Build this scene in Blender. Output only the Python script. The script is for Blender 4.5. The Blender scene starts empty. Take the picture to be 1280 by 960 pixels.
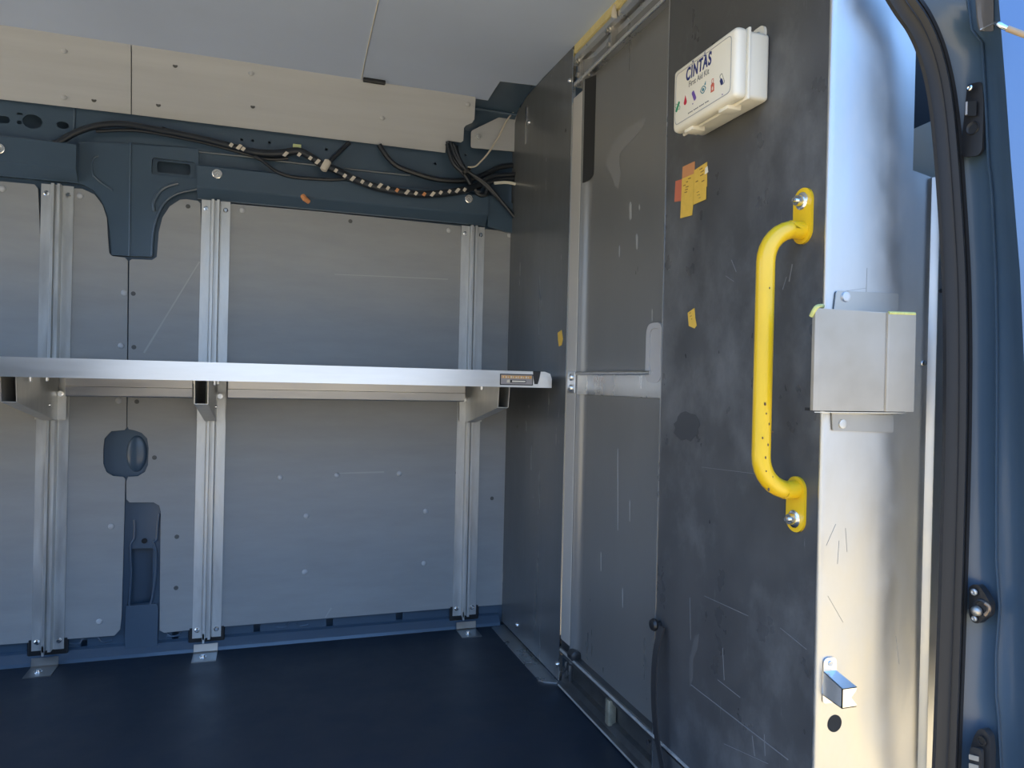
import bpy, bmesh, math, random
from mathutils import Vector, Matrix
random.seed(7)
C = bpy.context.scene.collection
scn = bpy.context.scene

# ------------------------------------------------------------------ camera
YAW, PIT, ROLL, FPX = math.radians(18.526), math.radians(-0.155), math.radians(1.329), 910.95
EYE = Vector((0, 0, 0.95))
cf = Vector((math.sin(YAW) * math.cos(PIT), math.cos(YAW) * math.cos(PIT), math.sin(PIT)))
r0 = Vector((math.cos(YAW), -math.sin(YAW), 0))
u0 = r0.cross(cf)
cr = math.cos(ROLL) * r0 + math.sin(ROLL) * u0
cu = -math.sin(ROLL) * r0 + math.cos(ROLL) * u0
cam_d = bpy.data.cameras.new('camera')
cam_d.sensor_width = 36
cam_d.lens = 36 * FPX / 1280
cam_d.clip_start = 0.02
cam = bpy.data.objects.new('camera', cam_d)
C.objects.link(cam)
m3 = Matrix((cr, cu, -cf)).transposed()
cam.matrix_world = Matrix.Translation(EYE) @ m3.to_4x4()
scn.camera = cam


def ray(x, y):
    return cf + cr * ((x - 640) / FPX) - cu * ((y - 480) / FPX)


def aty(x, y, Y):
    d = ray(x, y)
    return EYE + d * (Y / d.y)


def atx(x, y, X):
    d = ray(x, y)
    return EYE + d * (X / d.x)


def atz(x, y, Z):
    d = ray(x, y)
    return EYE + d * ((Z - EYE.z) / d.z)


def atp(x, y, p, n):
    d = ray(x, y)
    return EYE + d * ((Vector(p) - EYE).dot(n) / d.dot(n))


# ------------------------------------------------------------------ materials
def srgb(r, g, b):
    f = lambda c: c / 12.92 if c <= .04045 else ((c + .055) / 1.055) ** 2.4
    return (f(r / 255), f(g / 255), f(b / 255), 1)


def mat(name, col, rough=.5, metal=0.0, var=0.0, scale=(8, 8, 8), rvar=0.0, coat=0.0, bump=0.0, spec=.5, scuff=None, detail=4, aniso=0.0):
    m = bpy.data.materials.new(name)
    m.use_nodes = True
    nt = m.node_tree
    b = nt.nodes['Principled BSDF']
    b.inputs['Base Color'].default_value = col
    b.inputs['Roughness'].default_value = rough
    b.inputs['Metallic'].default_value = metal
    b.inputs['Specular IOR Level'].default_value = spec
    b.inputs['Coat Weight'].default_value = coat
    b.inputs['Coat Roughness'].default_value = .12
    if var or rvar or bump or scuff:
        tc = nt.nodes.new('ShaderNodeTexCoord')
        gm = nt.nodes.new('ShaderNodeNewGeometry')
        mp = nt.nodes.new('ShaderNodeMapping')
        mp.inputs['Scale'].default_value = scale
        nt.links.new(gm.outputs['Position'], mp.inputs['Vector'])
        nz = nt.nodes.new('ShaderNodeTexNoise')
        nz.inputs['Scale'].default_value = 1
        nz.inputs['Detail'].default_value = detail
        nz.inputs['Roughness'].default_value = .62
        nt.links.new(mp.outputs['Vector'], nz.inputs['Vector'])
        last = None
        if var:
            mr = nt.nodes.new('ShaderNodeMapRange')
            mr.inputs['From Min'].default_value = .25
            mr.inputs['From Max'].default_value = .75
            mr.inputs['To Min'].default_value = 1 - var
            mr.inputs['To Max'].default_value = 1 + var
            nt.links.new(nz.outputs['Fac'], mr.inputs['Value'])
            mx = nt.nodes.new('ShaderNodeVectorMath')
            mx.operation = 'SCALE'
            mx.inputs[0].default_value = col[:3]
            nt.links.new(mr.outputs['Result'], mx.inputs['Scale'])
            last = mx.outputs['Vector']
            nt.links.new(last, b.inputs['Base Color'])
        if rvar:
            mr = nt.nodes.new('ShaderNodeMapRange')
            mr.inputs['From Min'].default_value = .3
            mr.inputs['From Max'].default_value = .7
            mr.inputs['To Min'].default_value = max(.03, rough - rvar)
            mr.inputs['To Max'].default_value = min(1, rough + rvar)
            nt.links.new(nz.outputs['Fac'], mr.inputs['Value'])
            nt.links.new(mr.outputs['Result'], b.inputs['Roughness'])
        if bump:
            bp = nt.nodes.new('ShaderNodeBump')
            bp.inputs['Strength'].default_value = bump
            bp.inputs['Distance'].default_value = .002
            nt.links.new(nz.outputs['Fac'], bp.inputs['Height'])
            nt.links.new(bp.outputs['Normal'], b.inputs['Normal'])
        if scuff:
            # worn, chalky patches and fine scratches with a shape of their own
            scol, amt = scuff
            for sc, lo, hi, k in (((4.2, 4.2, 3.0), .50, .80, amt), ((60, 60, 5), .66, .74, amt * 1.3), ((14, 14, 40), .70, .76, amt * 1.2)):
                mp2 = nt.nodes.new('ShaderNodeMapping')
                mp2.inputs['Scale'].default_value = sc
                mp2.inputs['Rotation'].default_value = (.25 if sc[2] == 40 else 0, 0, 0)
                nt.links.new(gm.outputs['Position'], mp2.inputs['Vector'])
                n2 = nt.nodes.new('ShaderNodeTexNoise')
                n2.inputs['Scale'].default_value = 1
                n2.inputs['Detail'].default_value = 8
                n2.inputs['Roughness'].default_value = .68
                nt.links.new(mp2.outputs['Vector'], n2.inputs['Vector'])
                r2 = nt.nodes.new('ShaderNodeMapRange')
                r2.inputs['From Min'].default_value = lo
                r2.inputs['From Max'].default_value = hi
                r2.inputs['To Max'].default_value = k
                nt.links.new(n2.outputs['Fac'], r2.inputs['Value'])
                mx2 = nt.nodes.new('ShaderNodeMix')
                mx2.data_type = 'RGBA'
                nt.links.new(r2.outputs['Result'], mx2.inputs['Factor'])
                if last is None:
                    mx2.inputs['A'].default_value = col
                else:
                    nt.links.new(last, mx2.inputs['A'])
                mx2.inputs['B'].default_value = scol
                last = mx2.outputs['Result']
            nt.links.new(last, b.inputs['Base Color'])
    return m


M = dict(
    liner=mat('grey_liner_board', (.325, .328, .32, 1), .5, 0, .08, (4, 9, 20), .06),
    upper=mat('pale_liner_board', (.50, .505, .505, 1), .55, 0, .07, (1.5, 9, 25)),
    head=mat('headliner_board', (.54, .62, .78, 1), .45, 0, .05, (2, 2, 2), .05),
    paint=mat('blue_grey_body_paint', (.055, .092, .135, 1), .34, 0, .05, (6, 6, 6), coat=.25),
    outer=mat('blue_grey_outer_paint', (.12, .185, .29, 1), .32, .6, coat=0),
    floor=mat('dark_rubber_floor', (.013, .021, .033, 1), .46, 0, .18, (5, 5, 5), .09),
    alu=mat('aluminium', (.74, .73, .71, 1), .30, 1, .06, (14, 14, 5), .07),
    sheet=mat('mottled_aluminium_sheet', (.58, .575, .56, 1), .42, 1, .07, (16, 16, 9), .07),
    galv=mat('galvanised_steel', (.62, .62, .60, 1), .42, .72, .14, (30, 30, 7), .1),
    shelf=mat('brushed_shelf_metal', (.78, .78, .77, 1), .33, 1, .05, (5, 40, 40), .035),
    stile=mat('satin_stile', (.66, .63, .58, 1), .45, .55),
    guard=mat('dull_aluminium_plate', (.43, .42, .40, 1), .36, 1, .06, (14, 14, 14), .07),
    bright=mat('bright_steel', (.85, .85, .84, 1), .2, 1),
    part=mat('charcoal_partition', (.098, .103, .105, 1), .24, .0, .06, (25, 25, 3), .04, scuff=((.22, .22, .22, 1), .14)),
    door=mat('charcoal_door_skin', (.235, .232, .222, 1), .30, .45, .04, (12, 12, 3), .03, scuff=((.34, .34, .33, 1), .12)),
    near=mat('scuffed_black_board', (.072, .0725, .073, 1), .33, 0, .2, (9, 9, 7), .08, scuff=((.26, .265, .265, 1), .55)),
    rubber=mat('black_rubber', (.030, .030, .031, 1), .42),
    seal=mat('grey_rubber_seal', (.020, .020, .021, 1), .46, 0, .1, (20, 20, 6), spec=.35),
    black=mat('black_plastic', (.018, .018, .019, 1), .38),
    dark=mat('dark_cavity', (.012, .013, .014, 1), .8),
    cable=mat('black_loom_tape', (.014, .019, .027, 1), .42),
    yellow=mat('yellow_enamel', (.80, .50, .012, 1), .30, 0, .06, (30, 30, 10), coat=.3),
    chip=mat('chipped_bare_spot', (.10, .06, .03, 1), .6),
    white=mat('white_plastic', (.84, .79, .66, 1), .36),
    foam=mat('yellow_foam_strip', (.62, .52, .24, 1), .8, 0, .12, (40, 40, 40)),
    lime=mat('lime_edging', (.56, .57, .20, 1), .5, 0, .25, (70, 70, 70)),
    st_y=mat('yellow_sticker', (.72, .46, .07, 1), .5, 0, .08, (60, 60, 60)),
    st_o=mat('orange_sticker', (.58, .25, .10, 1), .5),
    st_r=mat('red_orange_sticker', (.55, .15, .08, 1), .5),
    ink=mat('brown_ink', (.20, .10, .02, 1), .6),
    navy=mat('navy_print', (.012, .025, .16, 1), .5),
    grey=mat('grey_print', (.20, .20, .19, 1), .5),
    green=mat('green_print', (.03, .27, .13, 1), .5),
    red=mat('red_print', (.55, .02, .05, 1), .5),
    purple=mat('purple_print', (.14, .07, .33, 1), .5),
    teal=mat('teal_print', (.03, .20, .27, 1), .5),
    coral=mat('coral_print', (.62, .13, .08, 1), .5),
    tape=mat('white_loom_tape', (.66, .60, .50, 1), .6),
    clip_o=mat('orange_clip', (.70, .30, .12, 1), .45),
    clip_y=mat('pale_yellow_connector', (.72, .78, .36, 1), .45),
    cream=mat('cream_wire', (.66, .60, .48, 1), .5),
    handle=mat('grey_plastic', (.42, .41, .40, 1), .38),
    dust=mat('chalky_smear', (.26, .26, .25, 1), .75),
    olive=mat('olive_grey_trim', (.42, .42, .35, 1), .7),
    lab_g=mat('label_grey', (.34, .31, .30, 1), .5),
    lab_o=mat('label_orange', (.66, .36, .12, 1), .5),
    lab_p=mat('label_pale', (.70, .62, .48, 1), .5),
    tan=mat('tan_rod', (.42, .30, .18, 1), .5),
    concrete=mat('pale_concrete', (.61, .465, .245, 1), .85, 0, .08, (2, 2, 2)),
    asphalt=mat('asphalt', (.20, .185, .16, 1), .9, 0, .1, (5, 5, 5)),
)


# ------------------------------------------------------------------ object helpers
def wloc(o):
    v = Vector((0, 0, 0))
    while o:
        v += o.location
        o = o.parent
    return v


def prop(o, label=None, cat=None, group=None, kind=None):
    if label: o['label'] = label
    if cat: o['category'] = cat
    if group: o['group'] = group
    if kind: o['kind'] = kind
    return o


def thing(name, label, cat, loc, group=None):
    o = bpy.data.objects.new(name, None)
    o.empty_display_size = .05
    C.objects.link(o)
    o.location = loc
    return prop(o, label, cat, group)


def obj(name, bm, m, parent=None, smooth=False, angle=40):
    bmesh.ops.recalc_face_normals(bm, faces=bm.faces)
    if parent is None:
        xs = [v.co.x for v in bm.verts]; ys = [v.co.y for v in bm.verts]; zs = [v.co.z for v in bm.verts]
        loc = Vector(((min(xs) + max(xs)) / 2, (min(ys) + max(ys)) / 2, min(zs)))
    else:
        loc = wloc(parent)
    for v in bm.verts:
        v.co -= loc
    me = bpy.data.meshes.new(name)
    bm.to_mesh(me)
    bm.free()
    me.materials.append(M[m] if isinstance(m, str) else m)
    if smooth:
        for p in me.polygons: p.use_smooth = True
        me.set_sharp_from_angle(angle=math.radians(angle))
    o = bpy.data.objects.new(name, me)
    C.objects.link(o)
    if parent: o.parent = parent
    else: o.location = loc
    return o


def part_at(name, src, loc, parent):
    o = bpy.data.objects.new(name, src)
    C.objects.link(o)
    o.parent = parent
    o.location = Vector(loc) - wloc(parent)
    return o


def struct(name, bm, m, smooth=False):
    return prop(obj(name, bm, m, None, smooth), kind='structure')


def B():
    return bmesh.new()


def box(bm, lo, hi, bev=0, seg=2):
    lo, hi = Vector(lo), Vector(hi)
    r = bmesh.ops.create_cube(bm, size=1)
    for v in r['verts']:
        v.co = Vector(((lo.x + hi.x) / 2 + v.co.x * (hi.x - lo.x), (lo.y + hi.y) / 2 + v.co.y * (hi.y - lo.y), (lo.z + hi.z) / 2 + v.co.z * (hi.z - lo.z)))
    if bev:
        es = list({e for v in r['verts'] for e in v.link_edges})
        bmesh.ops.bevel(bm, geom=es, offset=bev, segments=seg, affect='EDGES', profile=.5)
    return bm


def prism(bm, pts, th):
    """closed polygon of 3D points given thickness vector th"""
    th = Vector(th)
    a = [bm.verts.new(Vector(p)) for p in pts]
    b = [bm.verts.new(Vector(p) + th) for p in pts]
    n = len(a)
    bm.faces.new(a)
    bm.faces.new(b[::-1])
    for i in range(n):
        bm.faces.new((a[i], b[i], b[(i + 1) % n], a[(i + 1) % n]))
    return bm


def sheet(bm, loops, th):
    """flat sheet: outer loop and hole loops of coplanar 3D points, thickness vector th"""
    th = Vector(th)
    es = []
    for lp in loops:
        vs = [bm.verts.new(Vector(p)) for p in lp]
        for i in range(len(vs)):
            es.append(bm.edges.new((vs[i], vs[(i + 1) % len(vs)])))
    r = bmesh.ops.triangle_fill(bm, use_beauty=True, use_dissolve=False, edges=es, normal=th)
    fs = [g for g in r['geom'] if isinstance(g, bmesh.types.BMFace)]
    x = bmesh.ops.extrude_face_region(bm, geom=fs)
    vs = [g for g in x['geom'] if isinstance(g, bmesh.types.BMVert)]
    bmesh.ops.translate(bm, vec=th, verts=vs)
    return bm


def fillet(pts, r, seg=5):
    """round the corners of a closed polygon; r one radius or list"""
    pts = [Vector(p) for p in pts]
    n = len(pts)
    out = []
    for i in range(n):
        ri = r[i] if isinstance(r, (list, tuple)) else r
        p, a, b = pts[i], pts[i - 1], pts[(i + 1) % n]
        if ri <= 0:
            out.append(p); continue
        da, db = (a - p), (b - p)
        ra = min(ri, da.length * .48, db.length * .48)
        s, e = p + da.normalized() * ra, p + db.normalized() * ra
        for k in range(seg + 1):
            t = k / seg
            out.append((1 - t) ** 2 * s + 2 * t * (1 - t) * p + t * t * e)
    return out


def smoothp(pts, n=6):
    pts = [Vector(p) for p in pts]
    out = []
    q = [pts[0]] + pts + [pts[-1]]
    for i in range(1, len(q) - 2):
        a, b, c, d = q[i - 1:i + 3]
        for k in range(n):
            t = k / n
            out.append(.5 * (2 * b + (c - a) * t + (2 * a - 5 * b + 4 * c - d) * t * t + (3 * b - a - 3 * c + d) * t ** 3))
    out.append(pts[-1])
    return out


def tube(bm, pts, r, n=10, caps=True, ry=None):
    pts = [Vector(p) for p in pts]
    rings = []
    up = Vector((0, 1, 0))
    t0 = (pts[1] - pts[0]).normalized()
    if abs(t0.dot(up)) > .9: up = Vector((1, 0, 0))
    nx = (up - t0 * up.dot(t0)).normalized()
    for i, p in enumerate(pts):
        t = ((pts[min(i + 1, len(pts) - 1)] - pts[max(i - 1, 0)])).normalized()
        nx = (nx - t * nx.dot(t)).normalized()
        ny = t.cross(nx)
        rr = r[i] if isinstance(r, (list, tuple)) else r
        rings.append([bm.verts.new(p + nx * math.cos(2 * math.pi * k / n) * rr + ny * math.sin(2 * math.pi * k / n) * (ry or rr)) for k in range(n)])
    for a, b in zip(rings, rings[1:]):
        for k in range(n):
            bm.faces.new((a[k], a[(k + 1) % n], b[(k + 1) % n], b[k]))
    if caps:
        bm.faces.new(rings[0][::-1]); bm.faces.new(rings[-1])
    return bm


def lathe(bm, c, axis, prof, n=16):
    """prof: list of (distance along axis, radius)"""
    c, axis = Vector(c), Vector(axis).normalized()
    u = axis.orthogonal().normalized(); v = axis.cross(u)
    rings = []
    for h, r in prof:
        if r <= 1e-6: rings.append([bm.verts.new(c + axis * h)])
        else: rings.append([bm.verts.new(c + axis * h + (u * math.cos(2 * math.pi * k / n) + v * math.sin(2 * math.pi * k / n)) * r) for k in range(n)])
    for a, b in zip(rings, rings[1:]):
        for k in range(n):
            f = [a[k % len(a)], a[(k + 1) % len(a)], b[(k + 1) % len(b)], b[k % len(b)]]
            f2 = []
            for x in f:
                if x not in f2: f2.append(x)
            if len(f2) > 2: bm.faces.new(f2)
    for rg in (rings[0], rings[-1]):
        if len(rg) > 2: bm.faces.new(rg)
    return bm


def grid(bm, rows):
    vs = [[bm.verts.new(Vector(p)) for p in r] for r in rows]
    for a, b in zip(vs, vs[1:]):
        for k in range(len(a) - 1):
            bm.faces.new((a[k], a[k + 1], b[k + 1], b[k]))
    return bm


def thicken(bm, th):
    fs = list(bm.faces)
    x = bmesh.ops.extrude_face_region(bm, geom=fs)
    vs = [g for g in x['geom'] if isinstance(g, bmesh.types.BMVert)]
    bmesh.ops.translate(bm, vec=Vector(th), verts=vs)
    return bm


def ell(c, ux, uy, rx, ry, n=20):
    c, ux, uy = Vector(c), Vector(ux), Vector(uy)
    return [c + ux * rx * math.cos(2 * math.pi * k / n) + uy * ry * math.sin(2 * math.pi * k / n) for k in range(n)]


def rrect(c, ux, uy, rx, ry, r):
    c, ux, uy = Vector(c), Vector(ux), Vector(uy)
    return fillet([c - ux * rx - uy * ry, c + ux * rx - uy * ry, c + ux * rx + uy * ry, c - ux * rx + uy * ry], r, 4)


EX, EYV, EZ = Vector((1, 0, 0)), Vector((0, 1, 0)), Vector((0, 0, 1))

# ------------------------------------------------------------------ main dimensions (metres)
YW = 2.72      # face of the liner boards on the far side
YB = 2.738     # body sheet metal behind them
XP = 0.890     # face of the partition across the van
ZC = 2.015     # headliner
WY = lambda x, y: aty(x, y, YW)
WB = lambda x, y: aty(x, y, YB)

# ------------------------------------------------------------------ the shell
bm = B(); box(bm, (-2.0, .80, -.04), (1.02, 2.80, 0)); struct('floor', bm, 'floor')
bm = B(); box(bm, (-2.0, 2.815, -.04), (1.4, 2.83, 2.1)); struct('wall_outer', bm, 'paint')
bm = B(); box(bm, (-2.0, .92, 2.06), (2.6, 2.83, 2.09)); struct('roof', bm, 'outer')
bm = B()
box(bm, (-2.0, .90, -.04), (-.62, .96, 2.06))
box(bm, (-.62, .90, 1.80), (1.10, .96, 2.06))
struct('wall_near', bm, 'paint')
bm = B(); box(bm, (-2.0, .84, -.30), (2.6, .90, -.045)); struct('trim_sill', bm, 'outer')
bm = B(); box(bm, (1.9, .95, -.3), (1.95, 2.82, 2.06)); struct('wall_cab', bm, 'paint')

# far wall body sheet with its stamped openings
wallfar = None
loops = [[(-2.0, YB, 0), (.93, YB, 0), (.93, YB, 2.05), (-2.0, YB, 2.05)]]
px = lambda n, Y=YB: n * Y / FPX * 1.1


def hole_e(x, y, rx, ry):
    loops.append(ell(WB(x, y), EX, EZ, px(rx), px(ry), 18))


def hole_r(x0, y0, x1, y1, r=.006):
    a, b = WB(x0, y0), WB(x1, y1)
    loops.append(fillet([(a.x, YB, a.z), (b.x, YB, a.z), (b.x, YB, b.z), (a.x, YB, b.z)], r, 3))


hole_r(-30, 141, 12, 155, .02)
hole_e(40.5, 152, 8.5, 7)
hole_e(78.5, 156.5, 5.5, 3.6)
hole_r(21.5, 140.5, 28, 144, .001); hole_e(24.5, 153, 2.2, 2)
hole_r(196.5, 201, 238, 219.5, .012)
hole_r(163, 686, 190, 757, .01)
for x, y in ((154.5, 238.5), (154, 300), (172, 301), (143.5, 201), (143.5, 208.5), (172.5, 243.5), (205, 160), (218, 163.5), (302, 174.5), (316, 176), (337, 178.5), (408, 187), (582, 194), (544, 205), (178, 687), (190, 195)):
    if (x, y) != (178, 687): hole_e(x, y, 1.5, 1.5)
hole_r(156, 246, 160, 256, .001)
for x, y in ((105, 805), (219, 794), (321, 785), (412, 778), (499, 770)):
    hole_r(x - 4, y - 4.5, x + 4, y + 4.5, .002)
bm = sheet(B(), loops, (0, .003, 0))
wallfar = struct('wall_far', bm, 'paint')
bm = B(); box(bm, (-2.0, YB + .045, .02), (.93, YB + .05, 2.05)); obj('outer_skin', bm, 'paint', wallfar)

# waist rails either side of the C-pillar
def waist(x0, x1, z0, z1, zt):
    b = B()
    prof = [(YB, z1 + .012), (2.694, z1), (2.688, z1 - .006), (2.688, z0 + .006), (2.692, z0), (2.722, z0 - .028), (2.724, z0 - .032), (YB, z0 - .032)]
    prism(b, [(x0, y, z) for y, z in prof], (x1 - x0, 0, 0))
    return b


a = WY(248, 203); c = WY(600, 272.5)
obj('waist_rail', waist(a.x, aty(610, 260, 2.69).x, 1.585, 1.665, 0), 'paint', wallfar)
obj('waist_rail', waist(-2.0, aty(95, 205, 2.69).x, 1.600, 1.690, 0), 'paint', wallfar)
# C-pillar face between the rails, narrowing downwards
tp = [(95, 229), (104, 231), (117, 238), (127, 251), (134, 270), (137.5, 290), (139.5, 319), (190, 321), (192, 290), (199, 266), (212, 247), (228, 238.5), (248, 236), (248, 186), (95, 176)]
bm = sheet(B(), [[aty(x, y, 2.724) for x, y in tp], rrect(aty(217.3, 210.3, 2.724), EX, EZ, .068, .029, .012), rrect(aty(91.5 + 3, 195, 2.724), EX, EZ, .008, .036, .004)], (0, .013, 0))
obj('pillar_face', bm, 'paint', wallfar, True)
bm = B()
tube(bm, smoothp([aty(x, y, 2.722) for x, y in ((190, 319), (191, 295), (196, 272), (206, 253), (222, 242), (246, 236.5))]), .0045, 8)
tube(bm, smoothp([aty(x, y, 2.722) for x, y in ((193, 264), (192, 254), (197, 243), (207, 234), (223, 229))]), .006, 8)
tube(bm, smoothp([aty(x, y, 2.722) for x, y in ((117, 221), (115.5, 213), (115.5, 204), (118, 197), (123, 195))]), .003, 8)
tube(bm, smoothp([aty(x, y, 2.722) for x, y in ((117, 219), (125, 227), (141, 238))]), .003, 8)
tube(bm, [aty(x, y, 2.7235) for x, y in ((163.5, 178), (161.5, 320))], .003, 8)
obj('pressed_ridge', bm, 'paint', wallfar, True)
# swaged lips under the cable run
bm = B()
tube(bm, smoothp([aty(x, y, YB) for x, y in ((166, 180), (188, 182), (205, 183), (230, 185), (238, 188), (262, 191), (320, 197), (330, 199), (400, 207), (500, 218), (512, 219))]), .005, 8)
tube(bm, smoothp([aty(x, y, YB) for x, y in ((93.5, 134), (92.5, 165))]), .004, 8)
obj('swage', bm, 'paint', wallfar, True)
# round threaded bosses
bs = B(); lathe(bs, (0, 0, 0), (0, -1, 0), [(0, .016), (.004, .016), (.005, .014), (.005, .010), (.002, .009), (.002, .004), (.006, .003), (.006, 0)], 18)
bmesh.ops.recalc_face_normals(bs, faces=bs.faces)
bs_me = bpy.data.meshes.new('threaded_boss'); bs.to_mesh(bs_me); bs.free(); bs_me.materials.append(M['bright'])
for (x, y) in ((271.5, 217.5), (586, 248.5), (-1, 186)):
    part_at('threaded_boss', bs_me, aty(x, y, 2.688), wallfar)
# blue end gusset and roof bow beside the partition
bm = B()
prism(bm, [aty(x, y, 2.70) for x, y in ((610, 244), (628, 246), (652, 262), (652, 292), (640, 291), (610, 283))], (0, .03, 0))
obj('gusset', bm, 'paint', wallfar)
bm = B()
rows = []
for k in range(9):
    a = k / 8 * math.pi / 2
    rows.append([(x, 2.46 + .272 * math.sin(a), 1.915 + .112 * math.cos(a)) for x in (.70, .889)])
grid(bm, rows); thicken(bm, (0, 0, .002))
tube(bm, [(.70, 2.668, 1.980), (.885, 2.668, 1.980)], .006, 8)
box(bm, (aty(600, 130, 2.7).x, 2.70, 1.86), (.885, 2.735, 1.93))
obj('roof_cove', bm, 'paint', wallfar, True)
# lower C-pillar foot seen through the cut-outs
bm = B()
f = [aty(x, y, 2.733) for x, y in ((158, 757), (196, 754), (198, 760), (197, 820), (157, 824), (157, 765))]
prism(bm, [Vector((p.x, 2.715 if i in (3, 4) else 2.728, p.z)) for i, p in enumerate(f)], (0, .02, 0))
tube(bm, smoothp([aty(x, y, 2.736) for x, y in ((199, 642), (197, 660), (196, 674), (192, 678), (195, 690), (195, 715), (191, 745), (188, 757))]), .005, 8)
tube(bm, smoothp([aty(x, y, 2.736) for x, y in ((168, 650), (168, 672), (163, 684), (164, 720), (161.5, 756), (166, 759), (188, 758))]), .0045, 8)
obj('pillar_foot', bm, 'paint', wallfar, True)
bm = B(); lathe(bm, aty(180.5, 676, 2.737), (0, -1, 0), [(0, .009), (.002, .009), (.002, 0)], 14); obj('plug', bm, 'dark', wallfar)
bm = B()
r = bmesh.ops.create_uvsphere(bm, u_segments=20, v_segments=12, radius=1)
c = aty(171, 567, 2.738)
for v in bm.verts: v.co = Vector((c.x + v.co.x * .032, 2.7385 + v.co.y * .012, c.z + v.co.z * .062))
obj('highlight_bump', bm, 'paint', wallfar, True)  # bump added in the seam opening to give a highlight
# sill ledge along the floor
bm = B()
prism(bm, [(-2.0, 2.738, .040), (-2.0, 2.725, .034), (-2.0, 2.705, .010), (-2.0, 2.70, 0), (-2.0, 2.738, 0)], (2.88, 0, 0))
obj('sill_ledge', bm, 'paint', wallfar)
bm = B()
for x0, x1 in ((86, 140), (208, 226), (345, 385)):
    a, b_ = aty(x0, 803, 2.737), aty(x1, 800, 2.737)
    tube(bm, smoothp([Vector((a.x, 2.737, .052)), Vector((a.x + .03, 2.737, .050)), Vector((a.x + .045, 2.737, .066)), Vector((b_.x - .045, 2.737, .066)), Vector((b_.x - .03, 2.737, .050)), Vector((b_.x, 2.737, .052))]), .003, 8)
obj('pressed_ridge', bm, 'paint', wallfar, True)

# ------------------------------------------------------------------ liner boards
rv = B(); lathe(rv, (0, 0, 0), (0, -1, 0), [(0, .010), (.0012, .0095), (.0035, .0055), (.004, 0)], 14)
rv_me = bpy.data.meshes.new('rivet'); bmesh.ops.recalc_face_normals(rv, faces=rv.faces); rv.to_mesh(rv_me); rv.free(); rv_me.materials.append(M['upper'])
for p in rv_me.polygons: p.use_smooth = True
dk = B(); lathe(dk, (0, 0, 0), (0, -1, 0), [(0, .0075), (.0012, .007), (.0012, .004), (.0006, 0)], 14)
dk_me = bpy.data.meshes.new('rivet'); bmesh.ops.recalc_face_normals(dk, faces=dk.faces); dk.to_mesh(dk_me); dk.free(); dk_me.materials.append(mat('dark_screw_head', (.10, .10, .095, 1), .5))




# left lower board
lo_l = [(-200, 216), (0, 226.5), (43, 230.5), (47.5, 236), (50, 293), (86, 296), (86.5, 238), (92, 235.5), (103, 236), (118, 243), (128, 256), (133.5, 272), (135, 300), (136.5, 316), (140, 320), (156, 322), (159.7, 326),
        (159, 430), (158, 535), (155.5, 537.5), (139, 539), (130.5, 548), (129, 562), (129, 580), (133, 590), (141, 595), (154, 596), (156.5, 599), (155.5, 640), (152, 770), (150, 787), (143, 794.5), (82, 799), (79, 799.5), (77.5, 792), (43, 795), (41, 803), (0, 806), (-200, 823)]
lo_r = [(161.7, 326), (165, 323.8), (190, 325), (196, 321), (198.5, 290), (203, 272), (212, 258), (225, 249.5), (233, 249), (247, 251), (250.5, 254), (251.5, 308), (284, 310), (284.5, 257), (290, 255), (400, 264.5), (576, 282.5), (577, 334), (603.5, 336), (604.5, 289), (607, 286.5), (640, 289.5),
        (629, 755.5), (596, 758), (594.5, 753), (568, 755), (567, 760), (277, 783.5), (275, 780), (244, 782), (242, 787), (205, 791), (199.5, 788), (200, 720), (201, 640), (199, 632), (192, 628), (162, 628), (158, 624), (157.8, 602),
        (160, 596), (172, 595.5), (181, 590), (185, 581), (185.8, 560), (184, 548), (177, 541), (168, 538), (161, 536.5), (159.2, 533), (160.5, 430)]
up_p = Vector((0, 2.72, 1.822)); up_n = Vector((0, .19, .12)).normalized()  # upper boards lean in towards the roof
up_n = Vector((0, -.19, -.12)).normalized()
UP = lambda x, y: atp(x, y, up_p, up_n)
up_l = [(-200, -23), (0, 12), (163.4, 42), (163.4, 142.8), (0, 124), (-200, 103)]
up_r = [(164.8, 42), (450, 84), (600, 112), (594.5, 122), (593, 149), (590, 153.5), (582, 157), (580, 160), (579, 176), (576, 178), (560, 176), (557.5, 178), (556.5, 191), (164.8, 143)]
boards = (
    ('liner_board', lo_l, WY, 'liner', (0, .006, 0), 'lower grey liner board on the far side, left of the vertical seam', 'grey lower liner boards'),
    ('liner_board', lo_r, WY, 'liner', (0, .006, 0), 'large lower grey liner board on the far side, right of the vertical seam', 'grey lower liner boards'),
    ('liner_board', up_l, UP, 'upper', -up_n * .005, 'pale upper liner board under the headliner, left of the short seam', 'pale upper liner boards'),
    ('liner_board', up_r, UP, 'upper', -up_n * .005, 'long pale upper liner board with a notched right end near the partition', 'pale upper liner boards'),
)
B_ = []
for nm, pts, fn, mm, th, lab, grp in boards:
    o = obj(nm, sheet(B(), [[fn(*q) for q in pts]], th), mm)
    prop(o, lab, 'wall panel', grp)
    B_.append(o)
for o, fn, L, D in (
    (B_[0], WY, ((3, 236), (100, 245), (155, 366), (151.5, 432), (148, 501), (139, 658), (124, 777)), ()),
    (B_[1], WY, ((303, 263), (561, 288), (637, 294), (383, 645), (532, 639), (381, 715), (530, 704), (350, 597), (421, 594), (499, 592)), ((235, 258), (166.5, 367), (167.3, 434), (171, 502), (193, 572), (221, 671), (220, 735), (438, 276.5), (615, 623), (571.5, 591))),
    (B_[2], UP, ((80, 63), (80, 121)), ((117.5, 125),)),
    (B_[3], UP, ((314, 91), (478, 147), (585, 130)), ((219, 82), (198, 131), (316, 133)))):
    for q in L: part_at('rivet', rv_me, fn(*q), o)
    for q in D: part_at('rivet', dk_me, fn(*q), o)
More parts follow.
